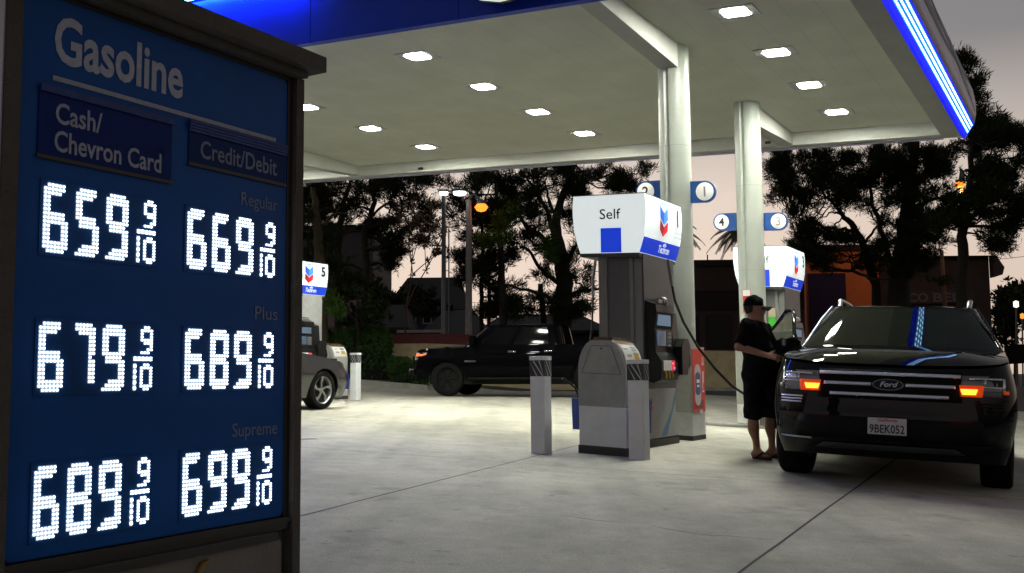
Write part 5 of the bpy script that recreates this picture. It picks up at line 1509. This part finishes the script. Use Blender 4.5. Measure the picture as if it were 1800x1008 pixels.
pine('broad dark pine behind the suv with wide forked limbs', 1580, 44,
     [[(1584, 680, 0, 48), (1580, 560, 0, 42), (1582, 480, 0, 36), (1590, 420, 0, 30), (1600, 340, 0, 22), (1610, 240, .5, 14), (1615, 160, .5, 8)],
      [(1552, 600, 1, 22), (1540, 500, 1, 18), (1518, 430, 1, 14), (1500, 400, 1, 12), (1480, 375, 1, 8), (1455, 350, 1, 4)]],
     [[(1565, 460, 0, 12), (1548, 400, 0, 9), (1535, 360, 0, 7), (1525, 300, 0, 4)], [(1500, 405, 1, 8), (1470, 403, 0, 6), (1430, 393, 0, 4), (1395, 382, 0, 2.5)], [(1516, 430, 1, 6), (1530, 415, 1, 5), (1545, 395, 1, 4)], [(1480, 378, 1, 5), (1462, 372, 1, 3), (1448, 382, 1, 2)],
      [(1595, 380, 0, 9), (1625, 355, -1, 7), (1665, 345, -1, 5), (1690, 330, -1, 3)], [(1600, 340, 0, 10), (1570, 290, 0, 7), (1540, 250, 0, 4)], [(1520, 440, 1, 5), (1500, 475, -1, 6), (1540, 492, -2, 5)], [(1600, 330, 0, 9), (1640, 280, 0, 6), (1680, 250, 0, 3)]],
     [(1360, 268, 22, 9), (1388, 288, 26, 14), (1365, 300, 20, 10), (1410, 310, 26, 16), (1425, 280, 30, 14), (1385, 325, 24, 12), (1375, 350, 22, 12), (1412, 345, 24, 12), (1440, 330, 26, 16), (1465, 300, 28, 18), (1450, 275, 26, 12), (1395, 365, 20, 9), (1430, 362, 20, 8), (1468, 345, 20, 12), (1495, 330, 22, 16), (1490, 360, 14, 10), (1500, 285, 30, 18), (1530, 310, 24, 20), (1540, 275, 26, 16), (1520, 350, 18, 14), (1560, 330, 24, 18), (1575, 290, 28, 18), (1600, 310, 26, 18), (1580, 355, 26, 16), (1560, 385, 18, 14), (1612, 340, 26, 14), (1630, 310, 26, 12), (1640, 285, 28, 14), (1615, 265, 28, 14), (1560, 262, 26, 10), (1665, 270, 26, 12), (1690, 262, 22, 12), (1660, 300, 22, 8), (1590, 400, 24, 22), (1620, 390, 24, 18), (1640, 410, 22, 16), (1610, 430, 26, 18), (1640, 440, 20, 12), (1590, 452, 26, 14), (1570, 420, 18, 18),
      (1410, 400, 26, 12), (1440, 420, 28, 12), (1405, 425, 22, 14), (1465, 440, 24, 10), (1428, 448, 28, 14), (1470, 415, 14, 8), (1400, 455, 20, 14), (1450, 470, 22, 10), (1500, 425, 10, 10), (1515, 470, 16, 8), (1540, 450, 16, 18), (1600, 480, 30, 16)], 23, dens=4.2, fat=1.3, fill=60)
pine('tall pine at the right edge, its top rising past the canopy corner', 1692, 36,
     [[(1694, 660, 0, 22), (1692, 520, 0, 20), (1690, 430, 0, 18), (1694, 375, 0, 14), (1708, 300, 0, 10), (1706, 220, 0, 6), (1700, 150, 0, 3)]],
     [[(1690, 400, 0, 7), (1740, 398, 0, 5), (1780, 390, 0, 3)], [(1692, 380, 0, 6), (1650, 405, 0, 4), (1625, 410, 0, 3)], [(1697, 300, 0, 6), (1745, 285, 0, 4), (1785, 275, 0, 2)], [(1698, 250, 0, 5), (1735, 240, 0, 4), (1770, 250, 0, 2)], [(1695, 340, 0, 6), (1740, 330, 0, 4), (1790, 320, 0, 3)], [(1690, 410, 0, 4), (1720, 415, 0, 3), (1750, 430, 0, 2)]],
     [(1685, 102, 6, 9, 0), (1697, 128, 5, 6, 0), (1706, 148, 12, 10), (1714, 176, 16, 12), (1708, 200, 18, 12), (1722, 220, 24, 14), (1745, 212, 14, 8), (1740, 240, 26, 12), (1765, 235, 16, 8), (1782, 248, 14, 8), (1705, 250, 20, 12), (1728, 262, 26, 8), (1722, 282, 22, 10), (1735, 300, 26, 14), (1765, 290, 24, 12), (1788, 285, 16, 16), (1728, 326, 22, 12), (1745, 325, 28, 14), (1780, 318, 22, 14), (1765, 345, 26, 12), (1735, 352, 24, 12), (1705, 358, 20, 12), (1795, 345, 14, 14), (1672, 350, 20, 12), (1660, 375, 18, 12), (1735, 378, 24, 8), (1770, 375, 24, 10), (1792, 372, 14, 14), (1790, 400, 16, 12), (1765, 402, 18, 10), (1750, 430, 20, 8), (1765, 436, 12, 6), (1650, 398, 16, 10), (1690, 395, 16, 14), (1790, 228, 12, 6)], 24, dens=4.0, L=.28, fat=1.2, fill=34)
pine('dark leafy tree against the far house left of the lamp post', 628, 34,
     [[(628, 665, 0, 9), (629, 600, 0, 8), (627, 560, 0, 6), (630, 520, 0, 4)]], [[(627, 565, 0, 4), (610, 545, 0, 3), (600, 530, 0, 2)], [(628, 560, 0, 4), (648, 540, 0, 3), (660, 528, 0, 2)]],
     [(600, 530, 22, 14), (630, 520, 26, 16), (660, 525, 22, 12), (618, 548, 24, 14), (645, 552, 22, 12), (640, 575, 22, 12), (612, 565, 18, 8), (668, 548, 12, 10), (652, 500, 22, 12), (620, 498, 26, 12)], 25, dens=2.0, nm='broadleaf_tree', group=None, L=.2, W=.05, nb=9)
pine('thick lit trunk of a pine rising behind the fifth pump', 562, 33,
     [[(566, 668, 0, 26), (563, 600, 0, 24), (562, 520, 0, 22), (560, 440, 0, 18), (556, 380, 0, 14), (550, 330, 0, 9)]], [[(562, 520, 0, 7), (585, 530, -.6, 5), (605, 545, -1, 3)], [(558, 400, 0, 8), (590, 380, 0, 5), (612, 372, 0, 3)]],
     [(545, 440, 26, 16), (575, 445, 28, 16), (540, 480, 18, 14), (585, 470, 26, 14), (600, 500, 22, 10), (530, 410, 16, 16), (560, 415, 26, 12), (550, 390, 26, 10)], 26, dens=1.6, bark=M_BARK2, lit_clumps=[(592, 545, 16, 16, -1.2), (580, 528, 10, 10, -1.2)])
pine('low dark tree in front of the bluish house', 735, 54, [[(735, 660, 0, 6), (733, 600, 0, 5), (735, 540, 0, 3)]], [], [(700, 522, 20, 12), (722, 512, 20, 10), (745, 520, 18, 10), (762, 534, 18, 10), (690, 540, 18, 14), (715, 540, 24, 14), (745, 545, 24, 14), (775, 552, 16, 10)], 29, dens=1.6, nm='broadleaf_tree', group=None, L=.24, W=.06, nb=9)
# palms far behind the columns
def palm(label, px, py, Y, seed, nfr=15, Lf=2.6):
    r = random.Random(seed); rnd = np.random.default_rng(seed)
    g = on_ground(px, Y); top = at(px, py, Y)
    t = empty('palm_tree', g); tag(t, label, 'palm tree', 'palms behind the columns')
    MB().tube([(0, 0, -.2), (.1, 0, (top.z - g.z) * .5), (top - g)[:]], [.2, .15, .13], 9).obj('trunk', M_BARK, t)
    V = []; st_ = MB()
    for i in range(nfr):
        a = 2 * math.pi * i / nfr + r.uniform(-.2, .2); el = r.uniform(-.25, .9)
        pts = []
        for j in range(12):
            u = j / 11; h_ = math.cos(el) * Lf * u; z = math.sin(el) * Lf * u - 1.5 * u * u * Lf * .45
            pts.append(top + Vector((math.cos(a) * h_, math.sin(a) * h_, z)))
        st_.tube([(p - g)[:] for p in pts], [.03 - .002 * j for j in range(12)], 4)
        for j in range(1, 12):
            d = (pts[j] - pts[j - 1]).normalized(); sd = d.cross(Vector((0, 0, 1))).normalized()
            for q in range(4):
                b = pts[j - 1].lerp(pts[j], q / 4)
                for s_ in (-1, 1):
                    l_ = .55 * math.sin(math.pi * min(.95, (j + q / 4) / 12 + .08)) + .08
                    e = b + (sd * s_ * .8 + d * .55 + Vector((0, 0, -.35))).normalized() * l_
                    w = d * .045
                    V += [b - w, b.lerp(e, .5) - w, e, b.lerp(e, .5) + w]
    leafmesh('fronds', np.array([p[:] for p in V]), M_PALM, t, g)
    st_.obj('frond_stems', M_PALM, t)
palm('palm with drooping fronds showing left of the far column', 1306, 398, 62, 5, 17, 2.3)
palm('palm whose frond tips show right of the near column', 1180, 400, 60, 6, 16, 2.0)
# bare reddish sapling
def sapling(label, px, Y, py_top, seed):
    r = random.Random(seed); g = on_ground(px, Y); t = empty('bare_sapling', g); tag(t, label, 'sapling')
    wood = MB(); tips = []
    H = (at(px, py_top, Y) - g).z
    def grow(p, d, L, rr, dep):
        q = p + d * L; wood.tube([p[:], (p.lerp(q, .5) + Vector((r.uniform(-1, 1), r.uniform(-1, 1), 0)) * L * .05)[:], q[:]], [rr, rr * .85, rr * .65], 5)
        if dep == 0: tips.append(q); return
        for _ in range(3 if dep > 1 else 4):
            dd = (d + Vector((r.gauss(0, .5), r.gauss(0, .5), r.gauss(.1, .35)))).normalized(); grow(q, dd, L * r.uniform(.5, .72), rr * .62, dep - 1); tips.append(q)
    grow(Vector((0, 0, 0)), Vector((.02, 0, 1)), H * .52, .05, 4)
    wood.obj('trunk', M_TWIG, t)
    rnd = np.random.default_rng(seed); c = np.array([q[:] for q in tips]); 
    leafmesh('leaves', blades(c, np.tile([0, 0, .3], (len(c), 1)), rnd, 3, .16, .035, spread=1.4), mat('rusty_leaves', (.11, .06, .035), .8), t, (0, 0, 0))
sapling('thin sapling with sparse rusty leaves against the pink sky', 711, 38, 428, 9)

# hedges and low shrubs in the planter
def hedge(name, label, px0, px1, Y, h, dep, seed, n=900, L=.10, W=.035):
    a = on_ground(px0, Y); b = on_ground(px1, Y); t = empty(name, a); tag(t, label, 'hedge' if 'hedge' in name else 'shrub')
    rnd = np.random.default_rng(seed); d = b - a
    u = rnd.random(n); w_ = rnd.random(n); z = np.sqrt(rnd.random(n))
    fx = np.abs(np.stack([u * 2 - 1, w_ * 2 - 1, z], 1)); 
    k = 1 / np.maximum(fx.max(1), .3); k = 1 + (np.minimum(k, 1.6) - 1) * .7
    u2 = .5 + (u - .5) * k; w2 = .5 + (w_ - .5) * k; z2 = np.clip(z * k, 0, 1.08)
    c = np.stack([d.x * u2, d.y * u2 + dep * w2, d.z * u2 + .05 + h * z2 * (1 + .08 * np.sin(u2 * 17))], 1)
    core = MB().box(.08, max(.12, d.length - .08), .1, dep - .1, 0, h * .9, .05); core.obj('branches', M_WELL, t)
    leafmesh('leaves', blades(c, np.stack([u - .5, w_ - .5, z * .8], 1), rnd, 9, L, W, spread=1.3), M_HEDGE, t, (0, 0, 0))
hedge('clipped_hedge', 'dark clipped hedge left of the small tree by the far wall', 566, 614, 33.5, 1.55, 1.2, 31, 900)
hedge('clipped_hedge', 'taller dark hedge right of the small tree by the far wall', 618, 680, 34, 1.62, 1.3, 32, 1200)
hedge('low_shrub', 'low green shrub in the planter under the beige wall', 688, 716, 32.5, .75, .8, 33, 420)
hedge('low_shrub', 'grassy low shrub left of the pickup nose', 716, 745, 32.2, .62, .7, 34, 380, .22, .014)

# ------------------------------------------------------------------ beyond the forecourt
M_WALLB = mat('beige_block_wall', (.48, .38, .22), .9, var=.25, vscale=5, bump=.4, bscale=60)
M_HOUSEP = mat('house_pink_stucco', (.30, .19, .18), .9, var=.2, vscale=3)
M_HOUSED = mat('house_dark_wall', (.06, .055, .06), .9, var=.3, vscale=2)
M_HOUSEB = mat('house_blue_wall', (.02, .04, .07), .9, var=.25, vscale=2)
M_ROOFG = mat('roof_shingle_grey', (.05, .045, .045), .9, var=.3, vscale=9)
M_ROOFD = mat('roof_shingle_dark', (.022, .019, .02), .9, var=.3, vscale=9)
M_ROOFP = mat('roof_tile_pink', (.15, .085, .085), .9, var=.3, vscale=12)
M_TRIMW = mat('house_trim', (.35, .33, .33), .7)
M_WIND = mat('dark_window', (.01, .011, .014), .12)
M_WLIT = emis('lit_window', (1.0, .72, .40), .55)
M_BROWN = mat('shop_brown_wall', (.06, .036, .030), .9, var=.25, vscale=2)
M_BROWND = mat('shop_dark_band', (.02, .014, .013), .9)
M_ORNG = mat('orange_stucco', (.62, .17, .05), .85, var=.15, vscale=3, bump=.3)
M_PURP = mat('purple_panel', (.014, .005, .05), .8)
M_TACO = mat('restaurant_dark_wall', (.040, .030, .030), .9, var=.4, vscale=1.5)
M_TLET = mat('unlit_sign_letters', (.10, .085, .11), .5)
M_TBOX = mat('sign_backing', (.035, .024, .028), .7)
M_REDF = mat('red_fence', (.12, .025, .025), .9, var=.3, vscale=4)
M_CONCP = mat('concrete_pole', (.22, .20, .20), .8, var=.2, vscale=8)
M_STEEL = mat('lamp_post_steel', (.10, .11, .12), .5, metal=.3)
M_WOODP = mat('wooden_pole', (.16, .11, .07), .9, var=.3, vscale=10)
M_LAMPW2 = emis('white_lamp', (.93, 1.0, .97), 7.0)
M_SOD = emis('sodium_lamp', (1.0, .17, .015), 3.2)
M_WIRE = mat('wire', (.02, .02, .02), .7)

# planter with its kerb along the back, raised soil
def band(px0, px1, Y0, Y1, z0, z1, n=24):
    # a low body following the ground between two photo columns
    mb = MB(); vs = []
    for i in range(n + 1):
        px = px0 + (px1 - px0) * i / n
        for Y, z in ((Y0, z0), (Y0, z1), (Y1, z1), (Y1, z0)):
            p = on_ground(px, Y); vs.append((p.x, p.y, p.z + z))
    fs = [(4 * i + k, 4 * i + (k + 1) % 4, 4 * i + 4 + (k + 1) % 4, 4 * i + 4 + k) for i in range(n) for k in range(4)]
    fs += [(0, 1, 2, 3), (4 * n + 3, 4 * n + 2, 4 * n + 1, 4 * n)]
    return mb.add(vs, fs)
def setb(mb, n, m, label=None, cat=None, kind=None):
    o = mb.obj(n, m)
    # move the origin to the body's own base
    c = Vector((sum(v.co.x for v in o.data.vertices) / len(o.data.vertices), sum(v.co.y for v in o.data.vertices) / len(o.data.vertices), min(v.co.z for v in o.data.vertices)))
    o.data.transform(Matrix.Translation(-c)); o.location = c
    return tag(o, label, cat, kind=kind)
setb(band(520, 752, 31.4, 31.62, -.1, .16), 'kerb', M_CURB, kind='structure')
setb(band(520, 752, 31.625, 36.4, -.1, .13), 'planter_soil', M_SOIL, kind='structure')
setb(band(505, 1030, 36.5, 36.72, -.2, 1.36, 40), 'beige_block_wall', M_WALLB, 'long beige block wall behind the pickup and hedges', 'wall')
setb(band(1205, 1460, 36.5, 36.72, -.2, 1.40, 30), 'beige_block_wall', M_WALLB, 'beige block wall between the two canopy columns', 'wall')
setb(band(1205, 1460, 35.9, 36.1, -.1, .12, 30), 'kerb', M_CURB, kind='structure')
setb(band(690, 905, 37.6, 37.7, .3, 1.75, 20), 'red_fence', M_REDF, 'dull red fence showing over the beige wall behind the pickup', 'fence')

def building(name, label, cat, px0, px1, Y, ytop, depth, wall, parts):
    a = on_ground(px0, Y); b = on_ground(px1, Y)
    base = a.copy(); base.z = min(a.z, b.z) - .3
    top = at((px0 + px1) / 2, ytop, Y).z
    t = empty(name, base); tag(t, label, cat)
    W = b.x - a.x; H = top - base.z
    MB().box(0, W, 0, depth, 0, H).obj('wall', wall, t)
    X = lambda px: (at(px, 600, Y).x - base.x)
    Z = lambda py: (at((px0 + px1) / 2, py, Y).z - base.z)
    parts(t, W, H, X, Z, depth)
    return t
def hip(t, W, H, d, rise, over, m, ridge=.5, nm='roof'):
    x0, x1, y0, y1 = -over, W + over, -over, d + over; cx = (y1 - y0) / 2; k = min((x1 - x0) / 2 * ridge, (y1 - y0) / 2)
    vs = [(x0, y0, H), (x1, y0, H), (x1, y1, H), (x0, y1, H), (x0 + k, (y0 + y1) / 2, H + rise), (x1 - k, (y0 + y1) / 2, H + rise)]
    mb = MB().add(vs, [(0, 1, 5, 4), (1, 2, 5), (2, 3, 4, 5), (3, 0, 4), (0, 3, 2, 1)])
    mb.box(x0, x1, y0 - .02, y0 + .06, H - .16, H - .002)
    return mb.obj(nm, m, t)
def win(t, x0, x1, z0, z1, m=None, fr=None):
    f = MB().box(x0 - .06, x1 + .06, -.05, -.003, z0 - .06, z1 + .06).obj('window', fr or M_TRIMW, t)
    MB().box(x0, x1, -.062, -.0525, z0, z1).obj('pane', m or M_WIND, f)
def p_(t, W, H, X, Z, d):
    MB().box(-.15, W + .15, -.15, d + .15, H + .002, H + .35).obj('parapet', M_ROOFD, t)
    for x, z, w in ((.22, .62, .12), (.5, .62, .12), (.78, .62, .12), (.22, .30, .12), (.5, .3, .12), (.78, .3, .12)): win(t, W * (x - w / 2), W * (x + w / 2), H * (z - .07), H * (z + .08), None, M_HOUSED)
building('apartment_block', 'tall dark apartment block behind the fifth pump and pines', 'building', 470, 655, 58, 408, 9, M_HOUSED, p_)
def p_(t, W, H, X, Z, d):
    hip(t, W, H, d, 1.5, .5, M_ROOFP, .55)
    win(t, X(579), X(592), Z(603), Z(577), M_WLIT); win(t, X(604), X(618), Z(603), Z(578)); win(t, X(630), X(640), Z(603), Z(578))
building('stucco_house', 'small pinkish house with one lit window, left of the small tree', 'house', 568, 655, 47, 575, 7, M_HOUSEP, p_)
def p_(t, W, H, X, Z, d):
    hip(t, W, H, d, 1.3, .5, M_ROOFD, .5); win(t, X(664), X(678), Z(600), Z(583))
    MB().box(W + .0, W + 1.9, -.6, 3, H - .25, H - .12).obj('carport_roof', M_TRIMW, t)
building('stucco_house', 'low pink house with a pale carport roof, right of the small tree', 'house', 656, 700, 46, 577, 7, M_HOUSEP, p_)
def p_(t, W, H, X, Z, d):
    hip(t, W, H, d, 2.4, .5, M_ROOFD, .35); win(t, X(715), X(730), Z(568), Z(548)); win(t, X(745), X(757), Z(568), Z(548))
building('two_storey_house', 'dark roofed house with a bluish wall behind the sapling', 'house', 690, 812, 60, 545, 10, M_HOUSEB, p_)
def p_(t, W, H, X, Z, d):
    hip(t, W, H, d, 1.5, .5, M_ROOFG, .6); win(t, X(790), X(805), Z(602), Z(592))
building('bungalow', 'bungalow with a grey hipped roof left of the pickup cab', 'house', 752, 850, 50, 590, 8, M_HOUSED, p_)
def p_(t, W, H, X, Z, d):
    hip(t, W, H, d, 1.2, .5, M_ROOFD, .4); win(t, X(905), X(925), Z(604), Z(588)); win(t, X(985), X(1005), Z(604), Z(588))
building('bungalow', 'long dark bungalow seen above the pickup cab', 'house', 852, 1060, 56, 582, 9, M_HOUSED, p_)
def p_(t, W, H, X, Z, d):
    MB().box(-.1, W + .1, -.12, d + .1, H + .002, H + .28).obj('parapet', M_BROWND, t)
    MB().box(0, W, -.06, -.003, Z(545), Z(512)).obj('fascia_band', M_BROWND, t)
    MB().box(0, W, -.09, -.003, Z(512) + .01, Z(500)).obj('ledge', M_BROWN, t)
    for k in range(4): win(t, W * (.05 + .24 * k), W * (.22 + .24 * k), Z(612), Z(556), None, M_BROWND)
    an = MB().tube([(X(1224), .6, H + .25), (X(1222), .6, H + 1.0)], .03, 5); an.obj('antenna', M_WIRE, t); MB().tube([(X(1252), .6, H + .25), (X(1252), .6, H + .6)], .03, 5).obj('antenna', M_WIRE, t)
building('brown_shop', 'flat roofed brown shop between the two canopy columns', 'building', 1175, 1418, 46, 468, 9, M_BROWN, p_)
def p_(t, W, H, X, Z, d):
    MB().box(-.1, W + .12, -.15, d, H + .002, H + .30).obj('parapet', M_BROWND, t)
    MB().box(X(1424), X(1489), -.14, -.003, Z(600), Z(481)).obj('purple_panel', M_PURP, t)
    win(t, X(1505), X(1535), Z(600), Z(560), None, M_BROWND)
building('orange_building', 'orange walled building lit by street light behind the broad pine', 'building', 1422, 1552, 54, 441, 5, M_ORNG, p_)
def p_(t, W, H, X, Z, d):
    # overhanging sloped cornice that steps out at the right corner
    MB().prism([(-.2, H + .002), (W + .2, H + .002), (W + .62, H - .65), (W + .5, H - 1.05), (W + .02, H - 1.2), (W + .01, H - .02), (-.2, H - .02)], 'y', -.5, -.004).obj('cornice', M_TACO, t)
    MB().box(X(1592), X(1716), -.16, -.004, Z(534), Z(513)).obj('sign_board', M_TBOX, t)
    h = Z(516) - Z(531)
    text_mb('CO', h * 1.42, None, lambda x, y, q: (X(1598) + x, -.20 - q, Z(531) + y), bold=.02, width=X(1632) - X(1598)).obj('sign_lettering', M_TLET, t)
    text_mb('BELL', h * 1.42, None, lambda x, y, q: (X(1641) + x, -.20 - q, Z(531) + y), bold=.02, width=X(1706) - X(1641)).obj('sign_lettering', M_TLET, t)
    text_mb('TA', h * 1.42, None, lambda x, y, q: (X(1562) + x, -.20 - q, Z(531) + y), bold=.02, width=X(1592) - X(1562)).obj('sign_lettering', M_TLET, t)
    for k in range(4): win(t, W * (.06 + .24 * k), W * (.22 + .24 * k), .9, 3.0, None, M_TACO)
building('restaurant', 'dark restaurant with unlit sign letters beyond the suv roof', 'building', 1553, 1748, 56, 452, 10, M_TACO, p_)

def post(name, label, cat, px, Y, ytop, r0, r1, m, lean=0.0, group=None):
    g = on_ground(px + lean, Y); top = at(px, ytop, Y); t = empty(name, g); tag(t, label, cat, group)
    MB().tube([(0, 0, -.2), ((top - g) * .5)[:], (top - g)[:]], [r0, (r0 + r1) / 2, r1], 10).obj('pole', m, t)
    return t, g, top
t, g, top = post('lamp_post', 'tall steel lamp post with two white heads by the pines', 'lamp post', 780, 38, 340, .10, .075, M_STEEL)
for dx, L in ((0.0, .16), (.60, .24)):
    hd_ = MB().box(top.x - g.x + dx - L - .03, top.x - g.x + dx + L + .03, -.25, .25, top.z - g.z + .035, top.z - g.z + .11, .02).obj('lamp_head', M_STEEL, t)
    MB().lathe([(0.001, -.09), (L * .75, -.075), (L, -.02), (L, .033)], (top.x - g.x + dx, 0, top.z - g.z), n=18).obj('lamp_lens', M_LAMPW2, hd_)
MB().tube([(top.x - g.x, 0, top.z - g.z + .07), (top.x - g.x + .6, 0, top.z - g.z + .07)], .035, 6).obj('arm', M_STEEL, t)
MB().lathe([(.28, 0), (.28, .5), (.24, .54), (0.001, .54)], (0, 0, -.1), n=20).obj('footing', M_CURB, t)
post('flag_pole', 'thin pole just right of the lamp post', 'pole', 789, 39, 402, .03, .025, M_STEEL)
post('wooden_pole', 'leaning wooden pole in front of the restaurant sign', 'pole', 1655, 50, 440, .12, .09, M_WOODP, 14)
post('wooden_pole', 'short thin pole left of the restaurant sign', 'pole', 1589, 51, 462, .07, .05, M_WOODP, 6)
def street(label, px, Y, ytop, lx, ly, en):
    t, g, top = post('street_light', label, 'street light', px, Y, ytop, .15, .10, M_CONCP, group='sodium street lights among the pines')
    lp_ = at(lx, ly, Y) - g; tp = top - g
    MB().tube([tp[:], (tp.lerp(lp_, .4) + Vector((0, 0, .35)))[:], (lp_ + Vector((0, 0, .22)))[:]], .045, 7).obj('arm', M_STEEL, t)
    h = MB().lathe([(0.001, .26), (.15, .22), (.20, .12), (.17, .085), (0.001, .085)], lp_[:], n=14).obj('lamp_head', M_STEEL, t)
    MB().lathe([(0.001, -.22), (.17, -.17), (.26, -.03), (.165, .082)], lp_[:], n=14).obj('lamp_globe', M_SOD, h)
    ld = bpy.data.lights.new('street_light_glow', 'POINT'); ld.energy = en; ld.color = (1, .42, .10); ld.shadow_soft_size = .2
    lo = bpy.data.objects.new('street_light_glow', ld); COL.objects.link(lo); lo.parent = t; lo.location = lp_ + Vector((0, -.0, -.4))
street('orange sodium street light shining through the middle pines', 824, 38.6, 352, 846, 363, 4)
street('orange sodium street light high in the right pine', 1692, 49, 300, 1687, 324, 330)
# far right skyline
def blob_tree(label, px, py, Y, rx, ry, seed):
    r = random.Random(seed); rnd = np.random.default_rng(seed); g = on_ground(px, Y); c = at(px, py, Y); k = Y / FPX
    t = empty('distant_tree', g); tag(t, label, 'tree', 'small trees on the far right skyline')
    MB().tube([(0, 0, -.2), ((c - g) * .6)[:], (c - g)[:]], [.18, .12, .05], 7).obj('trunk', M_BARK, t)
    cc = np.array([(c.x + r.gauss(0, .5) * rx * k, c.y + r.gauss(0, .5) * rx * k, c.z + r.gauss(0, .5) * ry * k) for _ in range(260)])
    leafmesh('crown', blades(cc, np.tile([0, 0, .4], (len(cc), 1)), rnd, 10, .5, .08), M_NEED, t, g)
blob_tree('small distant tree against the sky right of the restaurant', 1785, 524, 75, 20, 18, 41)
blob_tree('distant bush right of the restaurant corner', 1768, 560, 70, 16, 40, 42)
blob_tree('distant tree at the right picture edge', 1806, 545, 72, 14, 34, 43)
def lamp_far(label, px, py, Y, m, r):
    g = on_ground(px, Y); c = at(px, py, Y); t = empty('distant_lamp', g); tag(t, label, 'lamp', None)
    MB().tube([(0, 0, -.2), (c - g)[:]], .05, 6).obj('pole', M_STEEL, t); MB().lathe([(0.001, -r * 1.6), (r, -r), (r, r), (0.001, r * 1.5)], (c - g)[:], n=10).obj('lamp_globe', m, t)
lamp_far('small white lamp far off at the right edge', 1786, 535, 66, emis('far_white_lamp', (1, .95, .85), 1.6), .16)
lamp_far('small orange lamp far off at the right edge', 1797, 556, 66, emis('far_orange_lamp', (1, .35, .05), 1.2), .13)
wr = empty('power_lines', at(700, 522, 78)); tag(wr, 'thin power lines crossing the pink sky behind the lamp post', 'power line')
for k, (ya, yb) in enumerate(((520, 523), (526, 530))):
    a, b = at(420, ya, 80), at(1180, yb + 8, 80); n = 16
    MB().tube([(a.lerp(b, i / n) + Vector((0, 0, -.9 * 4 * (i / n) * (1 - i / n) + .6)) - wr.location)[:] for i in range(n + 1)], .022, 4).obj('wire', M_WIRE, wr)
wr = empty('power_lines', at(1760, 452, 62)); tag(wr, 'thin power line against the grey sky right of the restaurant', 'power line')
a, b = at(1700, 462, 62), at(1850, 446, 62); MB().tube([(a.lerp(b, i / 8) - wr.location)[:] for i in range(9)], .02, 4).obj('wire', M_WIRE, wr)
# parked cars beyond the wall
pc = Car(L=4.6, W=1.8, wheels=(.9, 3.6), rw=.33, sill=[(0, .22), (4.6, .25)], belt=[(0, .75), (1.3, .95), (4.6, 1.0)], hoodz=.8, cowl=1.3,
         nose=[(.2, .08), (.45, 0), (.7, .06)], tail=[(.3, .05), (.9, .03)], roof=.06, gh=((1.4, 2.2), (4.3, 3.6), (1.6, 1.2), (.95, 1.42)), n=2.8)
M_CBL = mat('parked_car_blue', (.12, .16, .24), .3, coat=.8); M_CDK = mat('parked_car_dark', (.015, .018, .025), .3, coat=.8)
q = on_ground(1235, 39.5); ca = simple_car(pc, 'parked_car', 'pale blue car showing over the wall between the columns', 'car', M_CBL, M_GLASS, (q.x, q.y), R_(-96), [.0, .46, .98], M_RIM_S, 1.6, trunk=3.9)
q = on_ground(566, 41.5); simple_car(pc, 'parked_car', 'dark car parked in front of the pinkish house', 'car', M_CDK, M_GLASS, (q.x, q.y), R_(-98), [.0, .46, .98], M_RIM_S, 1.6, trunk=3.9)
q = on_ground(672, 42.5); simple_car(pc, 'parked_car', 'second dark car parked by the pink house with a carport', 'car', M_CDK, M_GLASS, (q.x, q.y), R_(-94), [.0, .46, .98], M_RIM_S, 1.6, trunk=3.9)
